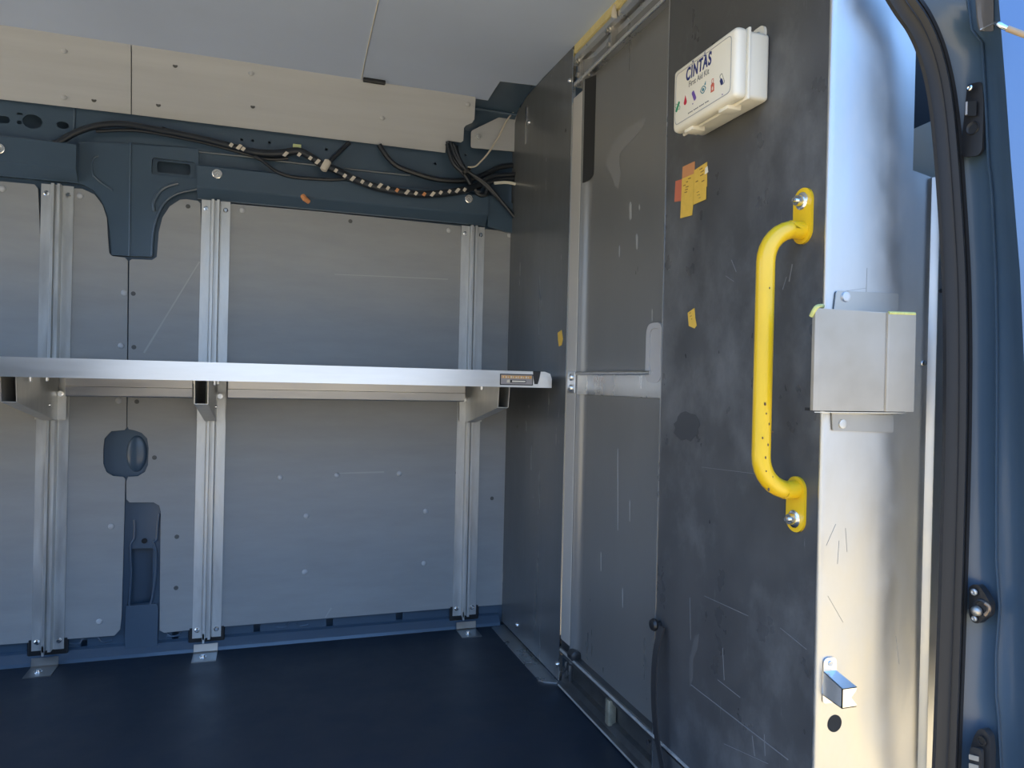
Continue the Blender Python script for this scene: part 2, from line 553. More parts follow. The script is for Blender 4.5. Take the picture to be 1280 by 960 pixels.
# pale scrape lines on the lower right board
m_scrape = mat('pale_scrape', (.42, .42, .40, 1), .5)
for a, b_, w in (((249, 327), (180, 441), .003), ((418, 343), (560, 349), .002), ((407, 772), (414, 760), .002), ((424, 592), (480, 590), .003)):
    bm = B()
    p, q = aty(*a, YW - .0006), aty(*b_, YW - .0006)
    n = (q - p).cross(EYV).normalized() * w
    prism(bm, [p - n * .4, q - n, q + n, p + n], (0, .0006, 0))
    prop(obj('scrape_mark', bm, m_scrape, B_[1]), 'pale scrape')

t3 = thing('gusset_plate', 'small pale triangular plate beside the top of the partition', 'plate', aty(620, 185, 2.695))
tri = [(589, 163.5), (647, 135.5), (650.5, 137), (650.5, 190), (588.5, 184.5)]
obj('plate', sheet(B(), [fillet([aty(x, y, 2.695) for x, y in tri], [.008, .008, .004, .004, .01], 4)], (0, .004, 0)), 'upper', t3)
bm = B(); p = aty(650.5, 137, 2.695); q = aty(650.5, 190, 2.695)
box(bm, (p.x, 2.63, q.z), (p.x + .003, 2.699, p.z)); obj('flange', bm, 'upper', t3)
part_at('rivet', rv_me, aty(598, 170.5, 2.695), t3)
bm = B(); lathe(bm, aty(598, 170.5, 2.695), (0, -1, 0), [(0, .013), (.003, .013), (.003, .008), (.008, .007), (.009, 0)], 14); obj('bolt', bm, 'galv', t3, True)

# ------------------------------------------------------------------ headliner
def headliner(name, q0, q1):
    """strip of ceiling board between two X lines, sagging gently, with the far edge bent down"""
    b = B(); rows = []
    for yy, dz in ((.90, 0), (1.3, -.004), (1.7, -.008), (2.1, -.006), (2.38, 0), (2.46, -.001), (2.47, -.002), (2.53, -.006), (2.62, -.016)):
        rows.append([Vector((q0(yy) + (q1(yy) - q0(yy)) * k / 8, yy, ZC + dz)) for k in range(9)])
    grid(b, rows); thicken(b, (0, 0, .004))
    return struct(name, b, 'head', True)


s1 = atz(473, 0, ZC); s2 = atz(452, 96, ZC)
sl = (s2.x - s1.x) / (s2.y - s1.y)
seam = lambda y: s1.x + (y - s1.y) * sl
hl_left = headliner('ceiling', lambda y: -2.0, lambda y: seam(y) - .0015)
obj('seam_highlight', tube(B(), [(seam(y) - .0012, y, ZC + d - .0008) for y, d in ((.90, 0), (1.3, -.004), (1.7, -.008), (2.1, -.006), (2.38, 0), (2.46, -.001), (2.53, -.006), (2.60, -.014))], .0016, 8), 'white', hl_left, True)  # white bead imitates the light caught by the board edge
headliner('ceiling', lambda y: seam(y) + .0015, lambda y: .889 if y < 2.465 else .757)
bm = B(); box(bm, (-2.0, .92, 2.024), (.75, 2.72, 2.028)); struct('ceiling_backing', bm, 'upper')
bm = B(); p = aty(454, 98, 2.59); q = aty(482, 101, 2.59)
box(bm, (p.x, 2.585, p.z - .010), (q.x, 2.60, p.z + .004), .003)
prop(obj('headliner_clip', bm, 'black'), 'small dark flat clip at the far end of the headliner seam', 'clip')

# ------------------------------------------------------------------ uprights, shelf and brackets
def upright(xc, z0, z1, label):
    t = thing('shelf_upright', label, 'upright', (xc, YW, z0), 'metal shelf uprights')
    zf0 = z0 + .012
    prof = [(-.046, 0), (-.046, -.003), (-.0175, -.003), (-.0165, -.001), (-.0145, -.001), (-.0135, -.003), (-.0135, -.024), (-.012, -.026), (-.0045, -.026), (-.0045, -.006), (.0045, -.006), (.0045, -.026), (.012, -.026), (.0135, -.024), (.0135, -.003), (.0145, -.001), (.0165, -.001), (.0175, -.003), (.046, -.003), (.046, 0)]
    b = B(); prism(b, [(xc + x, YW + y, zf0) for x, y in prof], (0, 0, z1 - zf0)); obj('channel', b, 'galv', t)
    b = B(); prism(b, [(xc - .012, YW - .026, z0), (xc - .012, YW - .004, zf0), (xc - .013, YW - .004, zf0 + .02), (xc - .013, YW - .026, zf0 + .02)], (.0065, 0, 0)); obj('channel_tongue', b, 'galv', t)
    for sx in (-1, 1):
        for zz in (zf0 + .028, z1 - .03):
            b = B(); lathe(b, (xc + sx * .031, YW - .003, zz), (0, -1, 0), [(0, .0085), (.002, .0085), (.005, .005), (.005, 0)], 12); obj('screw', b, 'bright', t, True)
    # black rubber pad behind the foot and the small floor bracket in front
    b = B(); box(b, (xc - .058, YW - .0005, .002), (xc + .058, YW + .004, z0 + .05), .004); obj('foot_pad', b, 'black', t)
    b = B()
    prism(b, [(xc - .038, 2.60, 0), (xc - .038, 2.60, .003), (xc - .038, 2.677, .003), (xc - .038, 2.685, .006), (xc - .038, 2.688, .030), (xc - .038, 2.691, .030), (xc - .038, 2.692, 0)], (.076, 0, 0))
    obj('floor_bracket', b, 'guard', t)
    b = B(); lathe(b, (xc - .005, 2.638, .003), (0, 0, 1), [(0, .012), (.002, .012), (.002, .008), (.008, .007), (.008, 0)], 10); obj('bolt', b, 'bright', t, True)
    return t


ups = [(-.660, .032, 1.555, 'galvanised shelf upright at the left edge of the view, left of the vertical seam'),
       (-.182, .030, 1.552, 'galvanised shelf upright between the vertical seam and the large board'),
       (.738, .034, 1.546, 'galvanised shelf upright nearest the partition corner')]
for u in ups: upright(*u)

ZT, ZB, YS, XE = .985, .934, 2.17, .860
sh = thing('shelf', 'long bare metal shelf running along the far side with an upturned front lip', 'shelf', (-.3, 2.42, ZB))
bm = B(); box(bm, (-1.9, YS, ZB), (.845, 2.690, ZB + .004)); obj('shelf_deck', bm, 'shelf', sh)
lip = [(-1.9, YS, ZB), (XE, YS, ZB), (XE, YS, ZT - .022), (XE - .006, YS, ZT - .006), (XE - .024, YS, ZT), (.822, YS, ZT), (.818, YS, ZT - .022), (.813, YS, ZT - .040), (.801, YS, ZT - .040), (.797, YS, ZT - .022), (.795, YS, ZT), (-1.9, YS, ZT)]
bm = sheet(B(), [lip], (0, -.003, 0)); obj('front_lip', bm, 'shelf', sh)
bm = B(); box(bm, (.842, YS + .001, ZB + .004), (.845, 2.69, ZT - .012)); obj('end_lip', bm, 'shelf', sh)
bm = B(); box(bm, (-1.9, 2.687, ZB + .004), (.845, 2.690, ZT)); obj('rear_lip', bm, 'shelf', sh)


def stiff(x0, x1):
    b = B()
    pr = [(2.598, ZB - .001), (2.606, ZB - .028), (2.604, ZB - .030), (2.600, ZB - .031), (2.608, ZB - .058), (2.611, ZB - .061), (2.675, ZB - .062), (2.682, ZB - .001)]
    prism(b, [(x0, y, z) for y, z in pr], (x1 - x0, 0, 0))
    return b


for x0, x1 in ((-.60, -.235), (-.125, .69), (-1.85, -.72)):
    obj('stiffener', stiff(x0, x1), 'shelf', sh)
obj('notch_backing', box(B(), (.793, YS + .0005, ZT - .042), (.824, YS + .010, ZT + .001), .002), 'black', sh)  # black block added behind the notch so it looks dark inside
# front badge on the lip
p, q = aty(625, 467, YS - .003), aty(666, 482, YS - .003)
bd = B(); box(bd, (p.x, YS - .004, q.z), (q.x, YS - .003, p.z)); lb = obj('badge', bd, 'black', sh)
prop(lb, 'small black-edged maker badge with an orange stripe')
w, h = q.x - p.x, p.z - q.z
bd = B(); box(bd, (p.x + .003, YS - .0046, q.z + .003), (q.x - .003, YS - .004, p.z - .003)); obj('badge_face', bd, 'lab_g', lb)
bd = B(); box(bd, (p.x + .005, YS - .005, q.z + h * .60), (q.x - .005, YS - .0046, q.z + h * .86)); obj('orange_stripe', bd, 'lab_o', lb)
bd = B()
for k in range(11):
    xx = p.x + .009 + k * (w - .018) / 11
    box(bd, (xx, YS - .0053, q.z + h * .64), (xx + (w - .018) / 11 * (.35 + .3 * (k % 2)), YS - .005, q.z + h * (.80 - .02 * (k % 3))))
obj('faded_lettering', bd, 'lab_p', lb)
bd = B(); box(bd, (p.x + w * .31, YS - .0052, q.z + h * .22), (p.x + w * .78, YS - .0046, q.z + h * .48)); obj('logo_bar', bd, 'black', lb)
bd = B(); box(bd, (p.x + w * .36, YS - .0056, q.z + h * .28), (p.x + w * .76, YS - .0052, q.z + h * .42)); obj('logo_lettering', bd, 'white', lb)
bd = B(); prism(bd, [(p.x + w * .20, YS - .0052, q.z + h * .22), (p.x + w * .29, YS - .0052, q.z + h * .22), (p.x + w * .29, YS - .0052, q.z + h * .50), (p.x + w * .21, YS - .0052, q.z + h * .46)], (0, .0006, 0)); obj('logo_mark', bd, 'lab_p', lb)


def bracket(xc, label):
    t = thing('shelf_bracket', label, 'bracket', (xc, 2.60, .80), 'folded metal shelf brackets')
    w, hb = .018, ZB - .001
    y0, y1 = 2.694, 2.29
    zb0, zb1, zf = .795, .815, .866
    side = [(y0, hb), (y0, zb0), (y0 - .020, zb0), (y1, zf), (y1 - .010, hb)]
    for sx in (-1, 1):
        b = B(); prism(b, [(xc + sx * w - .001, y, z) for y, z in side], (.002, 0, 0)); obj('side_plate', b, 'galv', t)
    b = B(); prism(b, [(xc - w, y0 - .020, zb0), (xc - w, y1, zf), (xc - w, y1, zf - .0015), (xc - w, y0 - .020, zb0 - .0015)], (2 * w, 0, 0)); obj('bottom_flange', b, 'galv', t)
    for sx in (-1, 1):
        b = B(); box(b, (xc + sx * w - .001 if sx > 0 else xc - w - .026, y0 - .003, zb0), (xc + w + .026 if sx > 0 else xc - w + .001, y0, hb - .045)); obj('mounting_flange', b, 'galv', t)
        b = B(); lathe(b, (xc + sx * (w + .010), y0 - .003, hb - .055), (0, -1, 0), [(0, .009), (.002, .009), (.002, .006), (.012, .006), (.012, 0)], 8); obj('bolt', b, 'bright', t)
    for sx, yy in ((1, 2.36), (1, 2.52), (-1, 2.44)):
        b = B(); lathe(b, (xc + sx * (w + .012), yy, hb), (0, 0, -1), [(0, .006), (.012, .006), (.014, .003), (.014, 0)], 10); obj('rivet', b, 'bright', t, True)
    b = B(); lathe(b, (xc + w + .001, 2.60, .845), (1, 0, 0), [(0, .006), (.004, .005), (.004, 0)], 10); obj('rivet', b, 'bright', t, True)
    return t


bracket(-.660, 'folded shelf bracket on the upright at the left edge of the view')
bracket(-.182, 'folded shelf bracket on the upright right of the seam, open front end dark')
bracket(.738, 'folded shelf bracket nearest the partition, under the shelf badge')

# ------------------------------------------------------------------ wiring on the far side
hs = thing('wiring_harness', 'black taped wiring loom strung along the blue body sheet', 'wiring', aty(350, 200, 2.71))
YH = 2.700
main = [(-60, 183), (40, 182), (70, 179), (92, 167), (118, 158), (150, 155), (190, 161), (250, 173), (290, 183), (320, 191), (350, 192), (372, 189), (388, 196), (403, 206), (420, 213), (445, 225), (470, 234), (500, 240), (530, 243), (560, 241), (582, 237), (600, 231)]
mp_ = smoothp([aty(x, y, YH - (.028 if 430 < x < 600 else 0)) for x, y in main])
obj('main_loom', tube(B(), mp_, [.0105 if p.x < -.08 else .0135 for p in mp_], 10), 'cable', hs, True)
obj('cable', tube(B(), smoothp([aty(x, y, YH + .012) for x, y in ((120, 164), (170, 163), (230, 173), (270, 182), (330, 198), (360, 198))]), .006, 8), 'cable', hs, True)
obj('cable', tube(B(), smoothp([aty(x, y, 2.684) for x, y in ((318, 196), (328, 201), (345, 214), (365, 221), (400, 224), (420, 224.5), (440, 222))]), .006, 8), 'cable', hs, True)
obj('cable', tube(B(), smoothp([aty(x, y, 2.712) for x, y in ((437, 178), (425, 189), (408, 206))]), .008, 8), 'cable', hs, True)
obj('cable', tube(B(), smoothp([aty(x, y, 2.708) for x, y in ((474, 181), (484, 196), (497, 208), (520, 217), (545, 224), (570, 226), (592, 223), (610, 216), (625, 209), (645, 206))]), .010, 8), 'cable', hs, True)
for k, pts in enumerate((((560, 177), (563, 192), (572, 207), (586, 225), (597, 242), (607, 243), (609, 235)),
                         ((563, 178), (570, 196), (581, 212), (600, 226), (622, 247), (643, 271)),
                         ((567, 180), (575, 200), (583, 213), (606, 228), (624, 248), (641, 269)),
                         ((571, 182), (574, 196), (581, 209), (584, 216)),
                         ((559, 180), (566, 203), (580, 218), (592, 236), (600, 240)),
                         ((603, 226), (618, 220), (640, 218), (652, 216)),
                         ((604, 230), (625, 224), (645, 223), (652, 224)))):
    obj('cable', tube(B(), smoothp([aty(x, y, 2.688 - .004 * (k % 3)) for x, y in pts]), (.009, .008, .007, .005, .008, .009, .009)[k], 8), 'cable', hs, True)
prop(obj('cable', tube(B(), smoothp([aty(x, y, 2.675) for x, y in ((618, 229), (632, 228), (644, 230), (651, 233))]), .006, 8), 'white', hs, True), 'short pale cable')
# printed flecks of tape around the loom
for i, (x, y) in enumerate(((357, 192.5), (374, 193), (388, 197.5), (397, 202), (420, 213), (431, 219.5), (441, 223), (453, 227), (463, 231), (475, 232), (485, 235), (496.5, 237.5), (509, 240), (520, 241.5), (530.5, 242.5), (541, 242.5), (551, 240.5), (562, 239), (572, 238), (581, 237), (289, 181), (299, 183.5), (304, 186))):
    big = x < 300
    p = aty(x, y, YH - .016 - (.028 if 430 < x < 600 else 0))
    b = B(); d = Vector((.006, 0, .0055)) * (1.0 if i % 3 else 1.5)
    n = Vector((.0045, 0, -.005))
    prism(b, [p - d - n * .5, p + d * .6 - n, p + d + n * .5, p - d * .6 + n], (0, .004, 0))
    obj('tape_fleck', b, ('tape', 'tape', 'clip_o')[(i % 3) if 470 < x < 560 else 0], hs)
b = B(); lathe(b, aty(407, 207, 2.684), (.45, 0, .9), [(-.022, .006), (-.018, .013), (.018, .013), (.022, .008)], 12); prop(obj('tape_wrap', b, 'tape', hs, True), 'pale tape wrap')
prop(obj('connector', box(B(), aty(366, 185, 2.718) - Vector((0, .004, 0)), aty(376.5, 181, 2.718) + Vector((0, .012, 0)), .002), 'clip_y', hs), 'pale yellow connector')
b = B(); lathe(b, aty(583, 214, 2.682), (.6, 0, -.75), [(-.006, .02), (.006, .02)], 12); obj('cable_tie', b, 'black', hs)
# separate cream wire and orange clip
prop(obj('thin_wire', tube(B(), smoothp([aty(x, y, 2.668) for x, y in ((655, 139), (650, 135.5), (644, 138), (634, 150), (624, 169), (612, 189), (601, 202), (594, 208), (585, 209))]), .0032, 8), 'cream', None, True), 'thin cream wire hanging loose across the triangular plate', 'wire')
b = B(); p = aty(381, 249, 2.684)
tube(b, [aty(378.5, 245, 2.686), aty(381, 248.5, 2.676), aty(386, 252.5, 2.686)], [.009, .010, .008], 8)
prop(obj('trim_clip', b, 'clip_o', None, True), 'small orange and white clip on the lip of the blue rail', 'clip')

# ------------------------------------------------------------------ partition across the van
P1 = lambda x, y: atx(x, y, XP)
t = thing('partition_panel', 'dark fixed partition panel between the far side and the sliding door', 'partition', (XP, 2.42, 0))
pts = [(XP, 2.125, .012), (XP, 2.716, .012), (XP, 2.716, 1.94), (XP, 2.66, 1.988), (XP, 2.56, 2.012), (XP, 2.125, 2.012)]
obj('panel', sheet(B(), [pts], (.004, 0, 0)), 'part', t)
b = B(); prism(b, [(XP, 2.125, .012), (XP, 2.70, .012), (XP, 2.70, .0), (XP - .055, 2.67, 0), (XP - .055, 2.18, 0), (XP - .03, 2.125, 0), (XP, 2.125, 0)][0:0] or [(XP + .004, 2.70, 0), (XP - .052, 2.68, 0), (XP - .052, 2.17, 0), (XP - .040, 2.150, 0), (XP + .004, 2.128, 0)], (0, 0, .003)); obj('floor_flange', b, 'alu', t)
b = B(); box(b, (XP - .0005, 2.122, .012), (XP + .010, 2.1255, 2.0)); obj('edge_return', b, 'bright', t)
for x, y in ((647, 781), (697, 830), (662, 153), (713, 101)):
    b = B(); lathe(b, P1(x, y), (-1, 0, 0), [(0, .008), (.003, .008), (.008, .004), (.008, 0)], 12); obj('bolt', b, 'bright', t, True)
b = B(); p = P1(659, 134); q = P1(655, 183)
box(b, (XP - .004, p.y - .006, q.z), (XP, p.y + .004, p.z)); obj('angle_strip', b, 'bright', t)
for x, y in ((707, 163), (646.5, 533)):
    b = B(); lathe(b, P1(x, y), (-1, 0, 0), [(0, .006), (.0006, .006), (.0006, 0)], 12); obj('hole_plug', b, 'dark', t)

# sliding door of the partition
XD = .908
dr = thing('door_1', 'sliding partition door, dark skin with a bright leading stile', 'sliding door', (XD, 1.8, .14))
dr['kind'] = 'structure'
D1 = lambda x, y: atx(x, y, XD)
# skin rolls back at its leading edge
rows = []
for zz in (.10, .5, .9, 1.3, 1.7, 1.93):
    arc = []
    for k in range(9):
        a = math.radians(56) * (1 - k / 8)
        arc.append((XD - .048 * (1 - math.cos(a)), 1.990 + .048 * math.sin(a), zz))
    rows.append([(XD - .0212, 2.04, zz)] + arc + [(XD, 1.85, zz), (XD, 1.5, zz), (XD, 1.2, zz)])
b = grid(B(), rows); thicken(b, (.004, 0, 0)); obj('door_skin', b, 'door', dr, True)
b = B(); ya = P1(726, 116).y; 
box(b, (XP - .004, 2.035, .150), (XP + .020, 2.108, 1.84), .003)
obj('leading_stile', b, 'stile', dr)
b = B(); pp = fillet([(XD - .0217, 2.035, 1.87), (XD - .0008, 1.987, 1.87), (XD - .0008, 1.987, 1.565), (XD - .0217, 2.035, 1.555)], [0, 0, .03, .01], 5)
obj('finger_slot', sheet(b, [pp], (.002, 0, 0)), 'dark', dr)
b = B(); box(b, (XP - .002, 2.03, .105), (XP + .02, 2.112, .150), .006); lathe(b, (XP + .004, 2.03, .13), (0, -1, 0), [(0, .018), (.03, .018), (.034, .012), (.034, 0)], 14); obj('rubber_stop', b, 'black', dr, True)
za, zb = .985, .918
b = B(); box(b, (XD - .006, 1.4, zb), (XD, 1.990, za - .008), .002); prism(b, [(XD, 1.990, zb), (XD - .006, 1.990, zb), (XD - .020, 2.030, zb), (XD - .012, 2.034, zb)], (0, 0, za - .008 - zb)); obj('cross_bar', b, 'alu', dr)
b = B(); tube(b, [(XD - .008, 1.605, za - .004), (XD - .010, 1.985, za - .004), (XP - .002, 2.035, za - .004)], .006, 10); obj('bar_bead', b, 'bright', dr, True)
b = B(); box(b, (XP - .008, 2.035, zb + .002), (XP - .004, 2.090, za + .002), .001); bp = obj('joint_plate', b, 'alu', dr)
for zz in (zb + .018, za - .016):
    b = B(); lathe(b, (XP - .008, 2.063, zz), (-1, 0, 0), [(0, .011), (.003, .011), (.006, .007), (.006, 0)], 14); obj('rivet', b, 'bright', bp, True)
# recessed pull
c = D1(820, 441); hw, hh = .040, .074
outer = rrect((XD - .007, c.y, c.z), EYV, EZ, hw, hh, .03); inner = rrect((XD - .007, c.y - .004, c.z + .006), EYV, EZ, hw - .014, hh - .02, .018)
ph = obj('pull_handle', sheet(B(), [outer, inner], (.007, 0, 0)), 'handle', dr, True)
obj('pull_cup', sheet(B(), [rrect((XD - .004, c.y - .004, c.z + .006), EYV, EZ, hw - .013, hh - .019, .018)], (.003, 0, 0)), 'handle', ph)
# chalk smear and drip streaks on the door skin
def smear(pts, X, m, par, nm='smear'):
    return obj(nm, sheet(B(), [[atx(x, y, X - .0006) for x, y in pts]], (.0005, 0, 0)), m, par)


sm_m = mat('faint_smear', (.25, .247, .24, 1), .5, .3)
smear([(807, 148), (804, 158), (795, 170), (784, 181), (775, 192), (774, 203), (776, 218), (773, 236), (768, 230), (764, 218), (757, 208), (758, 198), (763, 188), (768, 176), (778, 165), (790, 156), (800, 151)], XD, sm_m, dr)
for x, y0, y1, w in ((774, 307, 322, .8), (788, 252, 275, 1.6), (796, 292, 312, 1.3), (772, 560, 664, .5), (787, 625, 652, .5), (751, 690, 714, .6), (778, 735, 760, .6), (815, 386, 402, .8), (799, 255, 263, 1.0)):
    smear([(x - w, y0 + 3), (x, y0), (x + w, y0 + 4), (x + w * .8, y1 - 2), (x, y1), (x - w * .8, y1 - 3)], XD, mat('dried_streak', (.30, .30, .29, 1), .5) if not bpy.data.materials.get('dried_streak') else bpy.data.materials['dried_streak'], dr, 'streak')

# upper track
tr = thing('door_track', 'upper sliding-door track under the headliner, with a yellow foam strip', 'track', (XP + .03, 1.6, 1.86), 'sliding-door tracks')
z0, z1 = 1.885, 2.008
def yprof(b, prof, y0, y1): return prism(b, [(x, y0, z) for x, z in prof], (0, y1 - y0, 0))
yE, yN = 2.112, 1.0
obj('foam_strip', box(B(), (XP - .002, yN, 1.984), (XP + .02, yE, 2.008)), 'foam', tr)
b = yprof(B(), [(XP + .004, 1.983), (XP, 1.975), (XP, 1.962), (XP + .010, 1.955), (XP + .022, 1.952), (XP + .026, 1.93), (XP + .026, 1.905), (XP + .014, 1.903), (XP + .008, 1.892), (XP - .002, 1.890), (XP - .002, 1.880), (XP + .014, 1.878), (XP + .036, 1.878), (XP + .036, 1.983)], yN, yE)
obj('rail', b, 'alu', tr)
obj('lip_bead', tube(B(), [(XP - .004, yN, 1.8785), (XP - .004, yE - .02, 1.8785)], .004, 8), 'bright', tr, True)
for yy in (1.87, 2.085):
    b = B(); box(b, (XP + .002, yy - .010, 1.885), (XP + .026, yy + .010, 1.957), .003)
    lathe(b, (XP + .002, yy, 1.945), (-1, 0, 0), [(0, .012), (.006, .012), (.006, .006), (.012, .006), (.012, 0)], 10)
    lathe(b, (XP + .002, yy, 1.905), (-1, 0, 0), [(0, .009), (.006, .008), (.006, 0)], 10)
    obj('roller_hanger', b, 'guard', tr)
b = B(); p = P1(770, 17)
prism(b, [(XP - .008, p.y - .012, p.z - .02), (XP - .008, p.y + .014, p.z - .004), (XP - .008, p.y + .010, p.z + .012), (XP - .008, p.y - .002, p.z + .024)], (.006, 0, 0)); prop(obj('torn_tape', b, 'tape', tr), 'torn cream tape scrap')

# lower track
tl = thing('door_track', 'grimy lower sliding-door track on the floor below the dark door', 'track', (XP + .03, 1.6, 0), 'sliding-door tracks')
tk = mat('grimy_track_metal', (.16, .16, .155, 1), .4, .8, .25, (30, 30, 30), .1)
b = yprof(B(), [(XP - .004, .004), (XP + .03, .004), (XP + .03, .125), (XP - .002, .125), (XP - .006, .120), (XP - .006, .110), (XP + .004, .106), (XP + .008, .090), (XP + .022, .086), (XP + .022, .040), (XP + .008, .036), (XP + .004, .016), (XP - .010, .012), (XP - .010, .004)], yN, 2.112)
obj('rail', b, tk, tl)
obj('lip_bead', tube(B(), [(XP - .006, yN, .119), (XP - .006, 2.10, .119)], .004, 8), 'galv', tl, True)
obj('floor_edge_bead', tube(B(), [(XP - .010, yN, .009), (XP - .010, 2.10, .009)], .003, 8), 'galv', tl, True)
for yy in (2.075, 2.045):
    b = B(); box(b, (XP - .002, yy - .006, .040), (XP + .012, yy + .006, .092), .003); lathe(b, (XP - .002, yy, .066), (-1, 0, 0), [(0, .009), (.005, .009), (.006, .004), (.006, 0)], 12)
    obj('roller', b, tk, tl, True)
p = P1(760, 885)
b = B(); box(b, (XP - .004, p.y - .012, .030), (XP + .02, p.y + .012, .100), .004); obj('roller_block', b, mat('worn_brass_grey', (.42, .38, .28, 1), .45, .6, .2, (60, 60, 60)), tl, True)
b = B(); lathe(b, (XP + .021, P1(803, 922).y, .07), (-1, 0, 0), [(0, .008), (.006, .007), (.006, 0)], 10)
for k in range(4): lathe(b, (XP + .021, P1(808 + k * 4, 927 + k * 3.5).y, .062), (-1, 0, 0), [(0, .0025), (.004, .0025), (.004, 0)], 8)
obj('fixing', b, 'bright', tl)

# near fixed board with the grab handle and kit
XN = XP - .006
N1 = lambda x, y: atx(x, y, XN)
nb = thing('partition_panel', 'scuffed black partition board carrying the yellow handle and the white kit', 'partition', (XN, 1.25, 0))
ne = 1.525
obj('board', sheet(B(), [[(XN, .996, 0), (XN, ne, 0), (XN, ne, 2.012), (XN, .996, 2.012)]], (.012, 0, 0)), 'near', nb)
obj('edge_strip', box(B(), (XN - .001, ne, 0.0), (XN + .018, ne + .003, 1.90)), 'alu', nb)
sc = mat('worn_scratch', (.19, .195, .20, 1), .55)
b = B()
for a, q, w in (((862, 855), (985, 950), .0018), ((862, 747), (863, 800), .001), ((880, 745), (935, 770), .001), ((897, 850), (925, 872), .0012), ((903, 810), (905, 850), .0012), ((975, 785), (1008, 812), .001), ((877, 584), (958, 594), .0008), ((990, 330), (986, 352), .0025), ((983, 346), (978, 362), .0015), ((940, 920), (943, 945), .001), ((955, 918), (956, 945), .0012), ((905, 930), (960, 955), .0008), ((914, 325), (920, 340), .0015), ((907, 345), (917, 352), .001), ((1004, 245), (1015, 236), .001)):
    p, q = atx(*a, XN - .0005), atx(*q, XN - .0005)
    n = (q - p).cross(EX).normalized() * w * .6
    prism(b, [p - n * .4, q - n * .6, q + n, p + n], (.0005, 0, 0))
prop(obj('scratches', b, sc, nb), 'pale scratches')
sm2 = mat('dull_scuff', (.095, .097, .098, 1), .5)
for pts in ([(868, 795), (874, 792), (872, 810), (866, 826), (866, 850), (862, 860), (861, 840), (864, 815)],):
    smear(pts, XN, sm2, nb, 'scuff')
sm3 = mat('dark_smudge', (.050, .052, .055, 1), .5)
smear([(847, 521), (851, 516), (857, 514), (863, 517), (869, 518), (873, 524), (875, 531), (872, 536), (873, 542), (868, 546), (863, 552), (858, 549), (852, 551), (846, 546), (842, 541), (844, 535), (842, 530), (846, 526)], XN, sm3, nb, 'smudge')

# stickers
def sticker(pts, X, m, lab, grp='yellow and orange stickers', scrib=0, name='sticker'):
    t = [atx(x, y, X) for x, y in pts]
    o = obj(name, prism(B(), t, (.0006, 0, 0)), m)
    prop(o, lab, 'sticker', grp)
    if scrib:
        b = B()
        c = sum(t, Vector()) / len(t)
        uy, uz = (t[1] - t[0]), (t[-1] - t[0])
        rnd = random.Random(scrib)
        for i in range(scrib):
            s0 = t[0] + uy * rnd.uniform(.12, .62) + uz * (.12 + .76 * i / scrib)
            L = uy * rnd.uniform(.12, .26)
            hgt = uz * .05
            prism(b, [s0 - EX * .0003, s0 + L - EX * .0003, s0 + L + hgt - EX * .0003, s0 + hgt * .7 - EX * .0003], (.0003, 0, 0))
        obj('faint_writing', b, 'ink', o)
    return o


S0 = XN - .0008
sticker([(844.3, 226.5), (855, 223), (852, 251), (843, 252.5)], S0, 'st_r', 'red-orange sticker at the left of the sticker cluster')
sticker([(853.3, 208.5), (868.5, 201.5), (868, 220), (852.5, 226)], S0, 'st_o', 'plain orange sticker at the top of the sticker cluster')
sticker([(852.5, 223.5), (867.5, 217), (866.3, 255), (865, 269), (850.2, 273), (851.5, 248)], S0 - .0008, 'st_y', 'tall yellow sticker, lowest of the sticker cluster', scrib=6)
sticker([(867.5, 213), (883.8, 202.3), (883.6, 233), (867.3, 240)], S0 - .0008, 'st_y', 'yellow sticker with a torn white corner, right of the sticker cluster', scrib=5)
sticker([(867.2, 240), (882.8, 233.3), (882.5, 249), (866.6, 256)], S0 - .0016, 'st_y', 'small yellow sticker tucked under the torn-cornered one', scrib=3)
sticker([(859.5, 391), (868, 385), (868.8, 397), (870.7, 407), (868, 410.5), (861, 407.5)], S0, 'st_y', 'lone small yellow sticker halfway up the black board', scrib=3)
sticker([(697, 416), (702, 412.5), (703.5, 424), (702, 431.5), (698.5, 433), (697.5, 425)], XP - .0008, 'st_y', 'small yellow sticker on the dark fixed partition', scrib=2)
b = B(); prism(b, [atx(x, y, S0 - .0012) for x, y in ((881.5, 210), (884.3, 207.5), (885.3, 215), (881, 218))], (.0004, 0, 0))
b2 = [o for o in bpy.data.objects if o.get('label', '').startswith('yellow sticker with a torn')][0]
obj('torn_corner', b, 'white', b2)

# ------------------------------------------------------------------ yellow grab handle
yh = 1.050
gh = thing('grab_handle', 'bright yellow tubular grab handle bolted upright on the black board', 'handle', (XN, yh, .70))
pt, pb = N1(1006, 243), N1(999, 662)
zt, zb_ = atx(1008, 288, XN).z, atx(998, 612, XN).z
xo = XN - .078
path = [(XN - .004, yh, zt), (XN - .03, yh, zt)]
R = .060
for k in range(9):
    a = k / 8 * math.pi / 2
    path.append((xo + R - R * math.sin(a), yh, zt - R * (1 - math.cos(a))))
low = []
for k in range(9):
    a = k / 8 * math.pi / 2
    low.append((xo + R - R * math.cos(a), yh, zb_ + R - R * math.sin(a)))
path += [(xo, yh, zt - R - .1 * (zt - zb_ - 2 * R) - .0), (xo, yh, (zt + zb_) / 2), (xo, yh, zb_ + R + .05)] + low + [(XN - .03, yh, zb_), (XN - .004, yh, zb_)]
obj('bar', tube(B(), path, .0158, 20), 'yellow', gh, True)
